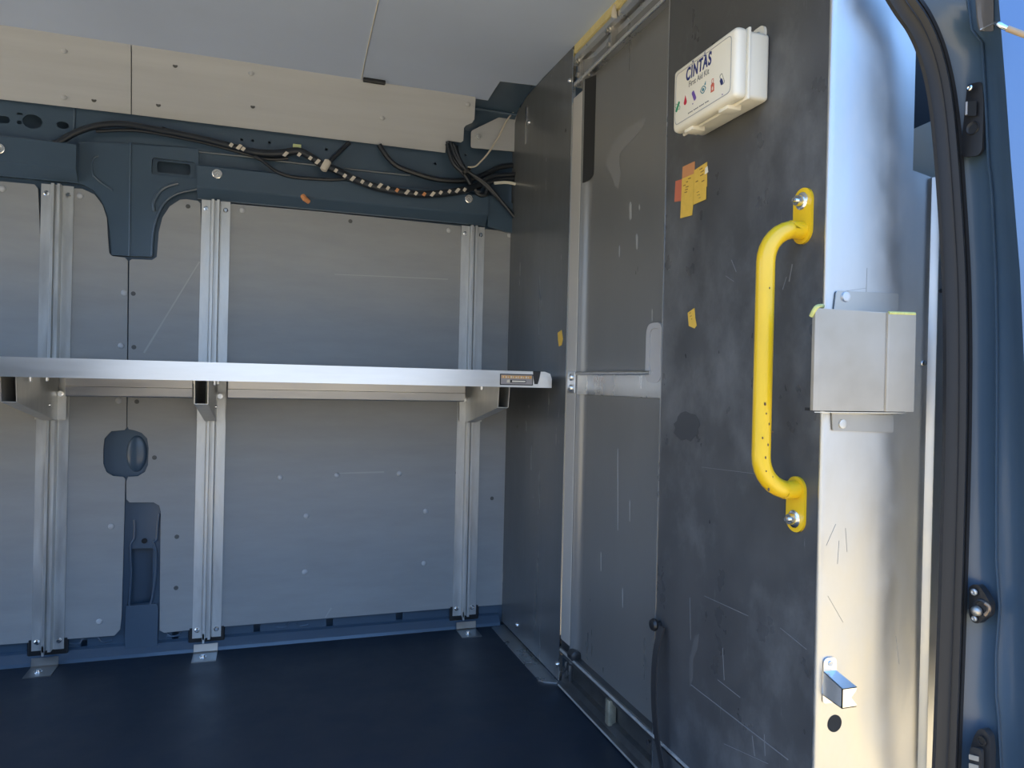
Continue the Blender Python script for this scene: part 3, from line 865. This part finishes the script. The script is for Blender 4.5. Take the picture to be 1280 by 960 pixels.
for z_bar, z_end, s in ((zt, 1.300, 1), (zb_, .700, -1)):
    zc0, zc1 = z_bar - s * .022, z_end - s * .022
    pl = []
    for k in range(13):
        a = math.pi * k / 12
        pl.append((XN - .005, yh + .023 * math.cos(a), zc1 + s * .023 * math.sin(a)))
    for k in range(13):
        a = math.pi + math.pi * k / 12
        pl.append((XN - .005, yh + .023 * math.cos(a), z_bar - s * 0 + s * .023 * math.sin(a)))
    mp2 = obj('mounting_plate', sheet(B(), [pl], (.005, 0, 0)), 'yellow', gh)
    b = B(); lathe(b, (XN - .005, yh, zc1), (-1, 0, 0), [(0, .0155), (.002, .0155), (.004, .012), (.004, .010), (.013, .009), (.013, .004), (.020, .0035), (.020, 0)], 14)
    obj('bolt', b, 'bright', mp2, True)
b = B()
rnd = random.Random(3)
for x, y in ((958, 517), (961.5, 530), (953.5, 547.5), (960, 556), (957, 572), (958, 589), (966, 596), (956.5, 505), (962, 360), (966, 540), (961, 612)):
    c = Vector(aty(x, y, yh - .0156)); c.y = yh - .0156
    rr = rnd.uniform(.001, .0024)
    prism(b, ell(c - Vector((0, .0004, 0)), (1, 0, .4), (-.2, 0, 1), rr * .7, rr * 1.3, 8), (0, .0014, 0))
prop(obj('paint_chips', b, 'chip', gh), 'brown paint chips')

# ------------------------------------------------------------------ first aid kit
ky0, ky1 = 1.150, 1.372
kb = N1(963, 51); kc = N1(963, 126)
kz1, kz0 = 1.619, 1.488
kit = thing('first_aid_kit', 'white plastic first aid kit with navy lettering, screwed high on the black board', 'first aid kit', (XN, (ky0 + ky1) / 2, kz0))
xl, xs = XN - .078, XN - .048
obj('case', box(B(), (xs, ky0 + .003, kz0 + .002), (XN, ky1 - .003, kz1 - .002), .008, 3), 'white', kit, True)
b = box(B(), (xl, ky0, kz0 - .001), (xs - .0012, ky1, kz1 + .001), .011, 4)
lid = obj('lid', b, 'white', kit, True)
b = box(B(), (xs - .003, ky0 - .0012, kz0 - .002), (xs + .003, ky1 + .0012, kz1 + .002), .0026, 2); obj('rim', b, 'white', kit, True)
# raised frame on the lid
fo = rrect((xl - .0008, (ky0 + ky1) / 2, (kz0 + kz1) / 2), EYV, EZ, .098, .054, .012); fi = rrect((xl - .0008, (ky0 + ky1) / 2, (kz0 + kz1) / 2), EYV, EZ, .0965, .0525, .011)
obj('label_border', sheet(B(), [fo, fi], (.0012, 0, 0)), 'handle', lid)
# clasps along the bottom, hanger tab on top
for yy in (ky0 + .055, ky1 - .045):
    obj('clasp', box(B(), (xl + .012, yy - .016, kz0 - .008), (xs + .014, yy + .016, kz0 + .004), .003), 'white', kit, True)
obj('hinge', box(B(), (xl + .016, ky1 - .07, kz1 - .002), (xs + .004, ky1 - .055, kz1 + .007), .003), 'white', kit, True)
tab = fillet([(XN - .006, ky0 + .015, kz1 - .012), (XN - .006, ky0 + .015, kz1 + .022), (XN - .006, ky0 + .055, kz1 + .022), (XN - .006, ky0 + .055, kz1 - .012)], [0, .014, .014, 0])
tb = obj('hanger_tab', sheet(B(), [tab], (.006, 0, 0)), 'white', kit)
b = B(); lathe(b, (XN - .006, ky0 + .033, kz1 + .008), (-1, 0, 0), [(0, .006), (.003, .005), (.003, 0)], 12); obj('screw', b, 'galv', tb, True)
# printing
LX = xl - .0006
L1 = lambda x, y: atx(x, y, LX)


def text(s, name, m, parent, y_left, z_base, width, height, shear=0.0, bold=0.0, X=LX):
    cu_ = bpy.data.curves.new(name, 'FONT')
    cu_.body = s; cu_.size = 1; cu_.offset = bold; cu_.shear = shear; cu_.extrude = 0; cu_.space_character = 1.16 if bold else 1.0
    o = bpy.data.objects.new(name, cu_)
    C.objects.link(o)
    dg = bpy.context.evaluated_depsgraph_get()
    me = bpy.data.meshes.new_from_object(o.evaluated_get(dg))
    C.objects.unlink(o); bpy.data.objects.remove(o)
    xs_ = [v.co.x for v in me.vertices]; ys_ = [v.co.y for v in me.vertices]
    x0, x1, yt = min(xs_), max(xs_), max(ys_)
    b = bmesh.new(); b.from_mesh(me)
    for v in b.verts:
        v.co = Vector((X, y_left - (v.co.x - x0) / (x1 - x0) * width, z_base + v.co.y / yt * height))
    thicken(b, (.0005, 0, 0))
    return obj(name, b, m, parent)


a0 = L1(857.5, 98); a1 = L1(889, 80.5)
yl, wd = a0.y, a0.y - a1.y
zb1 = L1(858, 101).z
capz = L1(858, 86).z - zb1
text('CINTAS', 'maker_name', 'navy', lid, yl, zb1, wd, capz, .12, .03)
# the dot over the I and the peak of the A rise above the line
b = B()
lathe(b, (LX + .0004, yl - wd * .27, zb1 + capz * 1.22), (-1, 0, 0), [(0, .0022), (.0005, .0022), (.0005, 0)], 10)
prism(b, [(LX, yl - wd * .70, zb1 + capz * .95), (LX, yl - wd * .76, zb1 + capz * .95), (LX, yl - wd * .745, zb1 + capz * 1.35)], (.0004, 0, 0))
obj('maker_name_accent', b, 'navy', lid)
f0 = L1(861, 109); f1 = L1(886, 95)
text('First Aid Kit', 'kit_title', 'grey', lid, f0.y, f0.z, f0.y - f1.y, capz * .46)
g0 = L1(860, 142.5); g1 = L1(886, 127)
b = B(); n_ = 22
for k in range(n_):
    yy = g0.y + (g1.y - g0.y) * k / n_
    if k % 6 == 5: continue
    box(b, (LX, yy + (g1.y - g0.y) / n_ * .75, g0.z), (LX + .0004, yy, g0.z + .0022 - .0006 * (k % 2)))
obj('small_print', b, 'grey', lid)


def rot_rect(c, w, h, ang):
    ca, sa = math.cos(ang), math.sin(ang)
    ux = Vector((0, -ca, sa)); uz = Vector((0, sa, ca))
    return rrect(c, ux, uz, w / 2, h / 2, min(w, h) * .4)


iz = [L1(x, y) for x, y in ((847, 133.5), (856.5, 126), (867.3, 119.5), (878.7, 112), (890.5, 107), (902.5, 98.7))]
b = sheet(B(), [rot_rect(iz[0], .007, .022, -.6)], (.0004, 0, 0)); obj('icon_bandage', b, 'green', lid)
b = sheet(B(), [rot_rect(iz[0] - EX * .0003, .022, .008, -.6), rot_rect(iz[0] - EX * .0003, .020, .0062, -.6)], (.0003, 0, 0)); obj('icon_bandage_outline', b, 'green', lid)
dp = [iz[1] + Vector((0, -.0055 * math.sin(a), -.003 - .0055 * math.cos(a))) for a in [math.radians(-125 + 250 * k / 14) for k in range(15)]] + [iz[1] + EZ * .0115]
obj('icon_drop', sheet(B(), [dp], (.0004, 0, 0)), 'red', lid)
obj('icon_band', sheet(B(), [rot_rect(iz[2], .0085, .023, .5)], (.0004, 0, 0)), 'purple', lid)
ey = [iz[3] + Vector((0, -.010 * t_, .0075 * (1 - t_ * t_))) for t_ in [-1 + k / 6 for k in range(13)]] + [iz[3] + Vector((0, .010 * t_, -.0075 * (1 - t_ * t_))) for t_ in [-1 + k / 6 for k in range(1, 12)]]
ei = [iz[3] + (p - iz[3]) * .78 for p in ey]
b = sheet(B(), [ey, ei], (.0004, 0, 0)); sheet(b, [ell(iz[3], EYV, EZ, .0032, .0032, 12)], (.0004, 0, 0))
sheet(b, [[iz[3] + Vector((0, -.004, .008)), iz[3] + Vector((0, -.0085, .006)), iz[3] + Vector((0, -.0085, .014))]], (.0004, 0, 0))
obj('icon_eye', b, 'teal', lid)
bo = [iz[4] + Vector((0, y_, z_)) for y_, z_ in ((.0055, -.012), (-.0055, -.012), (-.0055, .0025), (-.002, .005), (.002, .005), (.0055, .0025))]
bi = [iz[4] + Vector((0, y_, z_)) for y_, z_ in ((.002, -.009), (-.002, -.009), (-.0025, -.004), (0, .000), (.0025, -.004))]
b = sheet(B(), [bo, bi], (.0004, 0, 0))
sheet(b, [rrect(iz[4] + EZ * .009, EYV, EZ, .0032, .0045, .002), rrect(iz[4] + EZ * .009, EYV, EZ, .0022, .0035, .0015)], (.0004, 0, 0))
obj('icon_bottle', b, 'coral', lid)
ca = rot_rect(iz[5], .0075, .022, .45)
obj('icon_capsule', sheet(B(), [rot_rect(iz[5] - Vector((0, -.002, .0045)), .0075, .013, .45)], (.0004, 0, 0)), 'navy', lid)
b = sheet(B(), [rot_rect(iz[5], .0085, .0235, .45), rot_rect(iz[5], .0068, .0215, .45)], (.0004, 0, 0)); obj('icon_capsule_outline', b, 'grey', lid)
b = B()
for x, y in ((865.8, 129.8), (902.8, 118)): lathe(b, L1(x, y) + EX * .0004, (-1, 0, 0), [(0, .0014), (.0004, .0014), (.0004, 0)], 8)
obj('print_dots', b, 'purple', lid)

# ------------------------------------------------------------------ black pull strap on the edge of the near board
st = thing('pull_strap', 'black rubber strap bowed below a round knob on the door edge', 'strap', (XN, 1.55, 0))
c = N1(824, 779)
b = B(); lathe(b, (XN, c.y - .006, c.z), (-1, 0, 0), [(0, .007), (.010, .007), (.012, .013), (.018, .015), (.024, .012), (.027, 0)], 16); obj('knob', b, 'black', st, True)
cl = smoothp([(828, 783), (823, 800), (819, 825), (817.5, 855), (818, 885), (821, 915), (826, 945), (834, 985)], 5)
b = B(); rows = []
cpts = [(828, 783), (823.5, 800), (819.5, 825), (818, 855), (818.5, 885), (821, 915), (826, 945), (834, 985)]
cen = smoothp([atx(x, y, XN - .012 - .02 * math.sin(math.pi * i / 7)) for i, (x, y) in enumerate(cpts)], 5)
for p in cen:
    rows.append([p + EYV * .011, p + EYV * .011 - EX * .003, p - EYV * .011 - EX * .003, p - EYV * .011, p + EYV * .011])
grid(b, rows); obj('strap', b, 'rubber', st, True)

# ------------------------------------------------------------------ aluminium covers on the door pillar
YP = .990
pc = thing('pillar_cover', 'tall bent aluminium sheet covering the door pillar', 'pillar cover', (1.0, YP, 0))


def cover(z0, z1, full):
    prof = [(XP - .0075, .9965), (XP - .0065, .9925), (XP - .003, .9905), (XP + .002, YP), (.96, YP), (1.0, YP), (1.02, .9912), (1.04, .994), (1.06, .9985), (1.075, 1.002)]
    if full: prof += [(1.09, 1.006), (1.12, 1.015), (1.142, 1.022), (1.147, 1.014), (1.150, 1.011), (1.154, 1.013), (1.156, 1.021), (1.20, 1.022)]
    rows = [[(x, y, z) for x, y in prof] for z in (z0, (z0 + z1) / 2, z1)]
    b = grid(B(), rows); thicken(b, (.0003, .002, 0)); return b


zq = aty(1150, 211, YP).z
zs = aty(1090, 517, YP - .003).z
zh = aty(1090, 366, YP - .003).z
# the seam sits behind the folded guard
obj('upper_sheet', cover(zq, 1.80, False), 'sheet', pc, True, 50)
obj('middle_sheet', cover(zs + .02, zq, True), 'sheet', pc, True, 50)
bm = cover(-.02, zs + .02, True)
lowsheet = obj('lower_sheet', bm, 'sheet', pc, True, 50)
b = B(); lathe(b, aty(1043.5, 904.5, YP - .0008), (0, 1, 0), [(0, .0145), (.0006, .0145), (.0006, 0)], 28); prop(obj('round_hole', b, 'dark', pc), 'round dark hole')
b = B(); lathe(b, aty(1154, 454, .998), (0, -1, 0), [(0, .0052), (.003, .005), (.004, 0)], 14); obj('screw', b, 'bright', pc, True)
b = B(); lathe(b, aty(1175.5, 363.5, .998), (0, -1, 0), [(0, .004), (.003, .004), (.003, 0)], 10); obj('plug', b, 'black', pc)
# hairline scratches
b = B()
for a_, q_ in (((1033, 682), (1045, 655)), ((1035, 745), (1054, 778)), ((1083, 365), (1084, 335)), ((1056, 364), (1083, 360)), ((1120, 795), (1124, 830)), ((1047, 705), (1049, 676)), ((1059, 690), (1057, 660))):
    p, q = aty(*a_, YP - .0004), aty(*q_, YP - .0004)
    n = (q - p).cross(EYV).normalized() * .00025
    prism(b, [p - n, q - n, q + n, p + n], (0, .0004, 0))
obj('scratches', b, 'grey', pc)
# olive grey trim behind the gap, plain dark sheet further back
b = B(); p = aty(1148, 157, 1.05); q = aty(1166, 211, 1.05)
prism(b, [(p.x - .02, 1.05, q.z - .05), (q.x + .03, 1.05, q.z - .05), (q.x + .03, 1.05, p.z + .03), (p.x - .02, 1.05, p.z - .012)], (0, .004, 0)); struct('trim_1', b, 'olive')
b = B(); box(b, (1.0, 1.09, -.02), (1.30, 1.10, 2.0)); struct('dark_backing', b, 'dark')

# folded guard plate over the latch
YG = .956
gd = thing('latch_guard', 'square folded metal guard standing out from the pillar cover', 'guard plate', (1.0, YG, .93))
G = lambda x, y: aty(x, y, YG)
xa, xb_, xc_ = G(1020, 450).x, G(1107, 450).x, G(1141, 450).x
z_t, z_b = G(1080, 390).z, G(1080, 514).z
rows = []
tl_ = lambda y, z: y - (.008 * (z - z_b) / (z_t - z_b) if y < YP - .01 else 0)
prof = [(xa + .004, YG + .012), (xa - .0015, YG + .008), (xa - .001, YG + .003), (xa + .005, YG), (xb_, YG), (xb_ + .0008, YG - .0025), (xb_ + .004, YG - .003), (xc_, YG - .0045), (xc_ + .001, YP)]
b = grid(B(), [[(x * tl_(y, z) / y, tl_(y, z), z) for x, y in prof] for z in (z_b, z_t)]); thicken(b, (.0006, .0015, 0)); obj('face', b, 'guard', gd, False)
p0, p1 = aty(1043, 363, YP - .003), aty(1146, 388, YP - .003)
fl = fillet([(p0.x, YP - .0035, z_t + .002), (xc_ - .002, YP - .0035, z_t - .004), (xc_ - .002, YP - .0035, aty(1145, 369, YP).z), (p0.x + .004, YP - .0035, p0.z)], [0, 0, .005, .005], 3)
tf = obj('top_flange', sheet(B(), [fl], (0, .002, 0)), 'guard', gd)
b = B(); prism(b, [(p0.x, YP - .003, z_t + .002), (xc_ - .002, YP - .003, z_t - .004), (xc_ - .008, YG - .010, z_t - .001), (xa - .004, YG - .006, z_t - .001)], (0, 0, .0015)); obj('top_return', b, 'guard', gd)
b = B(); lathe(b, aty(1057, 371, YP - .0035), (0, -1, 0), [(0, .009), (.003, .008), (.004, .003), (.003, 0)], 14); obj('screw', b, 'galv', tf, True)
p0, p1 = aty(1040, 517, YP - .003), aty(1142, 541, YP - .003)
fl = fillet([(p0.x, YP - .0035, p0.z), (xc_ - .006, YP - .0035, p0.z - .002), (xc_ - .006, YP - .0035, p1.z), (p0.x + .002, YP - .0035, p1.z + .004)], [0, .006, .006, .003], 3)
bf = obj('bottom_flange', sheet(B(), [fl], (0, .002, 0)), 'guard', gd)
b = B(); lathe(b, aty(1053, 530, YP - .0035), (0, -1, 0), [(0, .0078), (.002, .0075), (.003, .003), (.002, 0)], 14); obj('screw', b, 'galv', bf, True)
b = B(); prism(b, [(xa + .002, YG + .003, z_b - .002), (xc_ - .004, YG + .008, z_b - .002), (xc_ - .006, YP - .003, p0.z), (p0.x, YP - .003, p0.z)], (0, 0, -.0012)); obj('bottom_return', b, 'bright', gd)
b = B(); box(b, (xa + .006, YG + .010, z_b - .001), (xc_ - .004, YP - .004, z_b + .004)); obj('dark_slot', b, 'dark', gd)
b = B(); tube(b, smoothp([(xa - .009, YG + .003, z_t - .012), (xa - .008, YG - .006, z_t + .001), (xa + .006, YG, z_t + .005), (xa + .03, YP - .012, z_t + .008)], 4), .0035, 8); obj('edge_bead', b, 'lime', gd, True)
b = B(); tube(b, [(xb_ - .006, YG - .010, z_t), (xc_ - .010, YG - .011, z_t + .001)], .0028, 8); obj('edge_bead', b, 'lime', gd, True)

# little folded catch near the floor
ct = thing('catch_bracket', 'small shiny folded catch with a notched end, above the round hole', 'catch', aty(1045, 880, YP))
A = lambda x, y, Y: aty(x, y, Y)
YC = .945
e0, e1, e2, e3 = A(1053, 861, YC), A(1071, 862, YC), A(1071, 885, YC), A(1053, 886, YC)
b = B()
face = [(e0.x, YC, e0.z), (e1.x, YC, e0.z), (e1.x - .001, YC, e0.z - .006), (e1.x - .011, YC, (e0.z + e3.z) / 2), (e1.x, YC, e3.z + .004), (e1.x, YC, e3.z), (e0.x, YC, e3.z)]
obj('notched_face', prism(b, face, (0, .0015, 0)), 'bright', ct)
b = B(); prism(b, [(e0.x, YC, e0.z), (e1.x, YC, e0.z), (e1.x - .004, YP - .002, e0.z + .012), (e0.x, YP - .002, e0.z + .012)], (0, 0, -.0015)); obj('top_web', b, 'bright', ct)
b = B(); prism(b, [(e0.x, YC, e3.z), (e1.x, YC, e3.z), (e1.x - .004, YP - .002, e3.z + .004), (e0.x, YP - .002, e3.z + .004)], (0, 0, .0015)); obj('bottom_web', b, 'bright', ct)
b = B(); prism(b, fillet([(e0.x, YP - .003, e0.z + .010), (e1.x - .003, YP - .003, e0.z + .010), (e1.x - .003, YP - .003, e0.z + .034), (e0.x, YP - .003, e0.z + .034)], [0, 0, .010, .010], 4), (0, .002, 0)); cp = obj('top_tab', b, 'bright', ct)
b = B(); prism(b, [(e0.x, YC, e0.z), (e0.x, YC, e3.z), (e0.x, YP - .002, e3.z + .004), (e0.x, YP - .002, e0.z + .012)], (.0015, 0, 0)); obj('side_web', b, 'galv', ct)
b = B(); prism(b, fillet([(e0.x, YP - .003, e3.z + .005), (e1.x - .003, YP - .003, e3.z + .005), (e1.x - .003, YP - .003, e3.z - .010), (e0.x, YP - .003, e3.z - .010)], [0, 0, .008, .008], 4), (0, .002, 0)); obj('bottom_tab', b, 'bright', ct)
b = B(); lathe(b, ((e0.x + e1.x - .003) / 2, YP - .003, e0.z + .024), (0, -1, 0), [(0, .0048), (.002, .0045), (.002, .0018), (.001, 0)], 14); obj('rivet', b, 'galv', cp, True)

# ------------------------------------------------------------------ rubber door seal and the body pillar
YL = .955
cen = [(1104, -40), (1127, 0), (1146, 28), (1160, 58), (1170, 92), (1177, 130), (1182, 175), (1187, 240), (1193, 340), (1195, 430), (1194.5, 520), (1193, 600), (1189, 740), (1184, 880), (1181, 960), (1179, 1010)]
cp_ = smoothp([aty(x, y, YL) for x, y in cen], 5)
pf = [(-.030, 0), (-.029, .006), (-.013, .010), (-.0115, .0145), (-.0095, .0145), (-.008, .009), (-.005, .013), (.001, .019), (.007, .017), (.0105, .010), (.012, .002), (.0155, .002), (.0165, .012), (.0235, .012), (.026, .006), (.027, 0)]
rows = []
for i, p in enumerate(cp_):
    t_ = (cp_[min(i + 1, len(cp_) - 1)] - cp_[max(i - 1, 0)]).normalized()
    sd = t_.cross(EYV).normalized()
    if sd.x < 0: sd = -sd
    rows.append([p + sd * a_ - EYV * d_ for a_, d_ in pf])
b = grid(B(), rows)
prop(obj('door_seal', b, 'seal', None, True, 60), 'ribbed grey rubber seal curving down the door opening', 'seal')

yr = [-40, 0, 18, 37, 53, 75, 110, 150, 205, 215, 240, 340, 430, 520, 600, 700, 760, 820, 870, 900, 960, 1010]
s_in = dict(zip([-40, 0, 35, 75, 110, 150, 240, 340, 430, 600, 740, 860, 960, 1010], [1120, 1145, 1168, 1184, 1195, 1200, 1205, 1211, 1213, 1212, 1207, 1202, 1199, 1197]))
s_cr = dict(zip([-40, 0, 37, 53, 100, 160, 205, 230, 300, 335, 450, 600, 700, 760, 820, 870, 900, 960, 1010], [1209, 1210, 1214, 1227, 1230, 1233, 1235, 1239, 1241, 1244, 1246, 1245, 1245, 1249, 1244.5, 1245, 1248, 1251, 1251]))
s_si = dict(zip([-40, 0, 100, 200, 300, 340, 400, 450, 530, 700, 1010], [1243, 1247, 1255, 1262, 1270.5, 1273.5, 1276.5, 1278.5, 1281, 1285, 1290]))


def lerp(d, y):
    ks = sorted(d)
    if y <= ks[0]: return d[ks[0]]
    for a_, b__ in zip(ks, ks[1:]):
        if y <= b__: return d[a_] + (d[b__] - d[a_]) * (y - a_) / (b__ - a_)
    return d[ks[-1]]


rows = []
for y in yr:
    a_, c_, e_ = lerp(s_in, y), lerp(s_cr, y), lerp(s_si, y)
    q = [aty(a_ - 26, y, .962), aty(a_, y, .954), aty(a_ + (c_ - a_) * .5, y, .935), aty(c_ - 2.5, y, .912), aty(c_ - .8, y, .906), aty(c_ + 1, y, .905), aty(c_ + 3, y, .908), aty(c_ + (e_ - c_) * .45, y, .892), aty(c_ + (e_ - c_) * .75, y, .872), aty(e_ - 1, y, .852), aty(e_ + 1.5, y, .845)]
    q += [q[-1] + Vector((.012, .0, 0)), Vector((1.7, .843, q[-1].z)), Vector((2.6, .845, q[-1].z))]
    rows.append(q)
b = grid(B(), rows)
jamb = prop(obj('door_pillar', b, 'paint', None, True, 70), 'blue-grey painted body pillar at the right of the door opening', 'door pillar')
jamb['kind'] = 'structure'
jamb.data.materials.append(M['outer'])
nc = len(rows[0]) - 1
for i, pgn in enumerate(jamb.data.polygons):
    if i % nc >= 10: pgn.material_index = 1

JN = Vector((.0, 0, 0))
def J(x, y, dy=0):
    """point on the pillar's jamb face, dy in front of it"""
    a_, c_ = lerp(s_in, y), lerp(s_cr, y)
    t_ = (x - a_) / (c_ - 3 - a_)
    Y = .954 + (.912 - .954) * t_ + (.0 if t_ < .5 else .0) - .002 * (1 - abs(2 * t_ - 1)) + dy
    return aty(x, y, Y)


def jsheet(pts, dy, th, holes=()):
    # plate lying along the jamb: front face offset, thickness towards it
    b = B()
    P_ = [J(x, y, dy) for x, y in pts]
    o_, ux = P_[0], None
    n = (J(1240, 200) - J(1210, 200)).cross(EZ).normalized()
    if n.y > 0: n = -n
    c0 = sum(P_, Vector()) / len(P_)
    fl_ = lambda L: [p - n * (p - c0).dot(n) for p in L]
    sheet(b, [fl_(fillet(P_, .006, 4))] + [fl_(h) for h in holes], -n * th)
    return b, n, c0


ws = thing('contact_plate', 'dark rectangular contact plate with two holes, high on the blue body pillar', 'contact plate', J(1217, 196, -.004))
b, jn, c0 = jsheet([(1203, 104), (1223, 100.5), (1228, 125), (1230, 188), (1225, 195), (1207, 197.5), (1204, 190)], -.006, .006)
obj('plate', b, 'black', ws)
def jdisc(x, y, prof, m, nm, par, n=16):
    p = J(x, y, -.0065)
    b = B(); lathe(b, p, jn, prof, n); return obj(nm, b, m, par, True)
jdisc(1212.5, 110, [(0, .0052), (.002, .005), (.003, .003), (.001, 0)], 'bright', 'screw', ws)
jdisc(1217.5, 188, [(0, .0052), (.002, .005), (.003, .003), (.001, 0)], 'bright', 'screw', ws)
b = B(); p = J(1214.5, 135.5, -.0068); ux = (J(1220, 135) - J(1210, 135)).normalized()
sheet(b, [rrect(p, ux, EZ, .0085, .0125, .003)], -jn * .0008); obj('square_hole', b, 'dark', ws)
b = B(); tube(b, [p - ux * .009 - EZ * .011, p - ux * .009 + EZ * .011], .0018, 8); obj('hole_rim', b, 'handle', ws, True)
jdisc(1216, 160, [(0, .0115), (.0016, .0105), (.0008, .0085), (.0002, 0)], 'black', 'round_hole', ws)
jdisc(1217, 161, [(.0004, .0075), (.0012, .0075), (.0012, 0)], 'dark', 'round_hole', ws)

bs2 = thing('ball_catch', 'black catch housing with a worn steel ball, midway down the blue body pillar', 'door catch', J(1224, 775, -.004))
b, jn, c0 = jsheet([(1209, 734), (1214, 731), (1222, 731), (1232, 742), (1241.5, 754), (1240.5, 768), (1230, 774), (1222, 780), (1214, 778), (1209, 770)], -.014, .014)
obj('housing', b, 'black', bs2)
def jd2(x, y, prof, m, nm, n=16):
    p = J(x, y, -.0145); b = B(); lathe(b, p, jn, prof, n); return obj(nm, b, m, bs2, True)
jd2(1217.5, 740, [(0, .006), (.002, .0055), (.003, .003), (.002, 0)], 'galv', 'screw')
jd2(1218, 773, [(0, .005), (.002, .0045), (.003, .003), (.002, 0)], 'galv', 'screw')
jd2(1228, 760, [(0, .016), (.004, .015), (.005, .012), (.001, .010), (0, 0)], 'rubber', 'collar')
jd2(1222.5, 763.5, [(.001, .0085), (.008, .0078), (.011, .005), (.012, 0)], mat('worn_steel', (.5, .45, .38, 1), .4, .8), 'ball')
b = B(); p = J(1235, 761, -.018); tube(b, smoothp([J(1231, 754, -.018), J(1236, 758, -.019), J(1236, 764, -.019), J(1231, 769, -.018)]), .003, 8); obj('worn_ring', b, mat('rusty_steel', (.32, .22, .14, 1), .5, .5), bs2, True)

pcv = thing('hinge_cover', 'charcoal plastic cover with a rounded top, low on the blue body pillar', 'plastic cover', J(1226, 960, -.004))
b, jn, c0 = jsheet([(1207, 1010), (1207, 935), (1213, 920), (1220, 912), (1229, 911), (1239, 919), (1243, 935), (1244, 960), (1244, 1010)], -.014, .014)
obj('cover', b, 'rubber', pcv)
b, jn, c0 = jsheet([(1209, 1010), (1209, 936), (1215, 934), (1229, 936), (1231, 1010)], -.020, .007)
obj('raised_block', b, 'rubber', pcv)
p = J(1227, 926, -.015); b = B(); lathe(b, p, jn, [(0, .0085), (.002, .0085), (.002, .006), (-.001, .005), (-.001, 0)], 14); obj('screw', b, 'black', pcv, True)
b = B()
for y0_, y1_ in ((943, 950), (954, 962)):
    P_ = [J(x, y, -.0222) for x, y in ((1211, y0_), (1223, y0_ + 3), (1223, y1_ + 2), (1211, y1_ - 1))]
    prism(b, P_, -jn * .002)
obj('worn_letters', b, mat('worn_grey_print', (.30, .27, .22, 1), .5), pcv)

# rod stay sticking out of the pillar at the top
def S(x, y, d=0):
    """point on the pillar's outer flank, d in front of it"""
    c_, e_ = lerp(s_cr, y), lerp(s_si, y)
    t_ = (x - c_) / (e_ - c_)
    Y = .906 + (.892 - .906) * t_ / .45 if t_ < .45 else (.892 + (.872 - .892) * (t_ - .45) / .3 if t_ < .75 else .872 + (.850 - .872) * (t_ - .75) / .25)
    return aty(x, y, Y - d)


rd = thing('stay_rod', 'tan rod with a metal tip poking out of the body pillar at the top right', 'rod', aty(1250, 32, .84))
obj('rod', tube(B(), [aty(1259, 35.5, .832), aty(1300, 51, .80)], .0045, 10), 'tan', rd, True)
obj('tip', tube(B(), [S(1244, 28, .002), aty(1249, 31, .842), aty(1253, 33, .838), aty(1261, 36.5, .832)], [.003, .0045, .004, .0032], 10), 'bright', rd, True)
obj('hook_wire', tube(B(), smoothp([S(1246, 28, .004), S(1238, 31, .004), S(1230, 35, .004), S(1225, 37, .003)]), .0012, 6), 'galv', rd, True)
# brownish pad above the step in the pillar
b = B()
P_ = [[S(x, y, .003) for x in (1221 + dx, 1226 + dx, 1231, 1236, 1242)] for y, dx in ((-40, 0), (0, 0), (20, 1), (32, 3), (38, 5))]
grid(b, P_); thicken(b, (.001, .003, 0))
prop(obj('pillar_pad', b, mat('brown_grey_sealer', (.13, .12, .11, 1), .5), jamb, True), 'brownish sealed patch')

# ------------------------------------------------------------------ outside: ground and light
bm = B(); box(bm, (-30, -4.2, -.80), (30, 12, -.70)); struct('ground', bm, 'concrete')
bm = B(); box(bm, (-30, -40, -.80), (30, -4.2, -.705)); struct('ground_asphalt', bm, 'asphalt')

sun = bpy.data.lights.new('sun', 'SUN'); sun.energy = 6.2; sun.color = (1, .93, .82); sun.angle = math.radians(.6)
so = bpy.data.objects.new('sun', sun); C.objects.link(so)
so.rotation_euler = Vector((-.25, -.40, -1)).to_track_quat('-Z', 'Y').to_euler()

w = bpy.data.worlds.new('sky'); scn.world = w; w.use_nodes = True
nt = w.node_tree; bg = nt.nodes['Background']
tc = nt.nodes.new('ShaderNodeTexCoord'); sp = nt.nodes.new('ShaderNodeSeparateXYZ')
nt.links.new(tc.outputs['Generated'], sp.inputs[0])
rp = nt.nodes.new('ShaderNodeValToRGB')
mrr = nt.nodes.new('ShaderNodeMapRange'); mrr.inputs['From Min'].default_value = 0; mrr.inputs['From Max'].default_value = 1
nt.links.new(sp.outputs['Z'], mrr.inputs['Value']); nt.links.new(mrr.outputs['Result'], rp.inputs['Fac'])
el = rp.color_ramp.elements
el[0].position = 0; el[0].color = (.30, .30, .28, 1)
el[1].position = 1; el[1].color = (.13, .34, .85, 1)
e = el.new(.10); e.color = (.34, .34, .32, 1)
e = el.new(.135); e.color = (.46, .66, .95, 1)
e = el.new(.35); e.color = (.24, .47, .93, 1)
nt.links.new(rp.outputs['Color'], bg.inputs['Color'])
bg.inputs['Strength'].default_value = 1.55

scn.view_settings.view_transform = 'Standard'
scn.view_settings.look = 'None'
scn.view_settings.gamma = 1
scn.view_settings.use_curve_mapping = False
scn.view_settings.exposure = 1.0
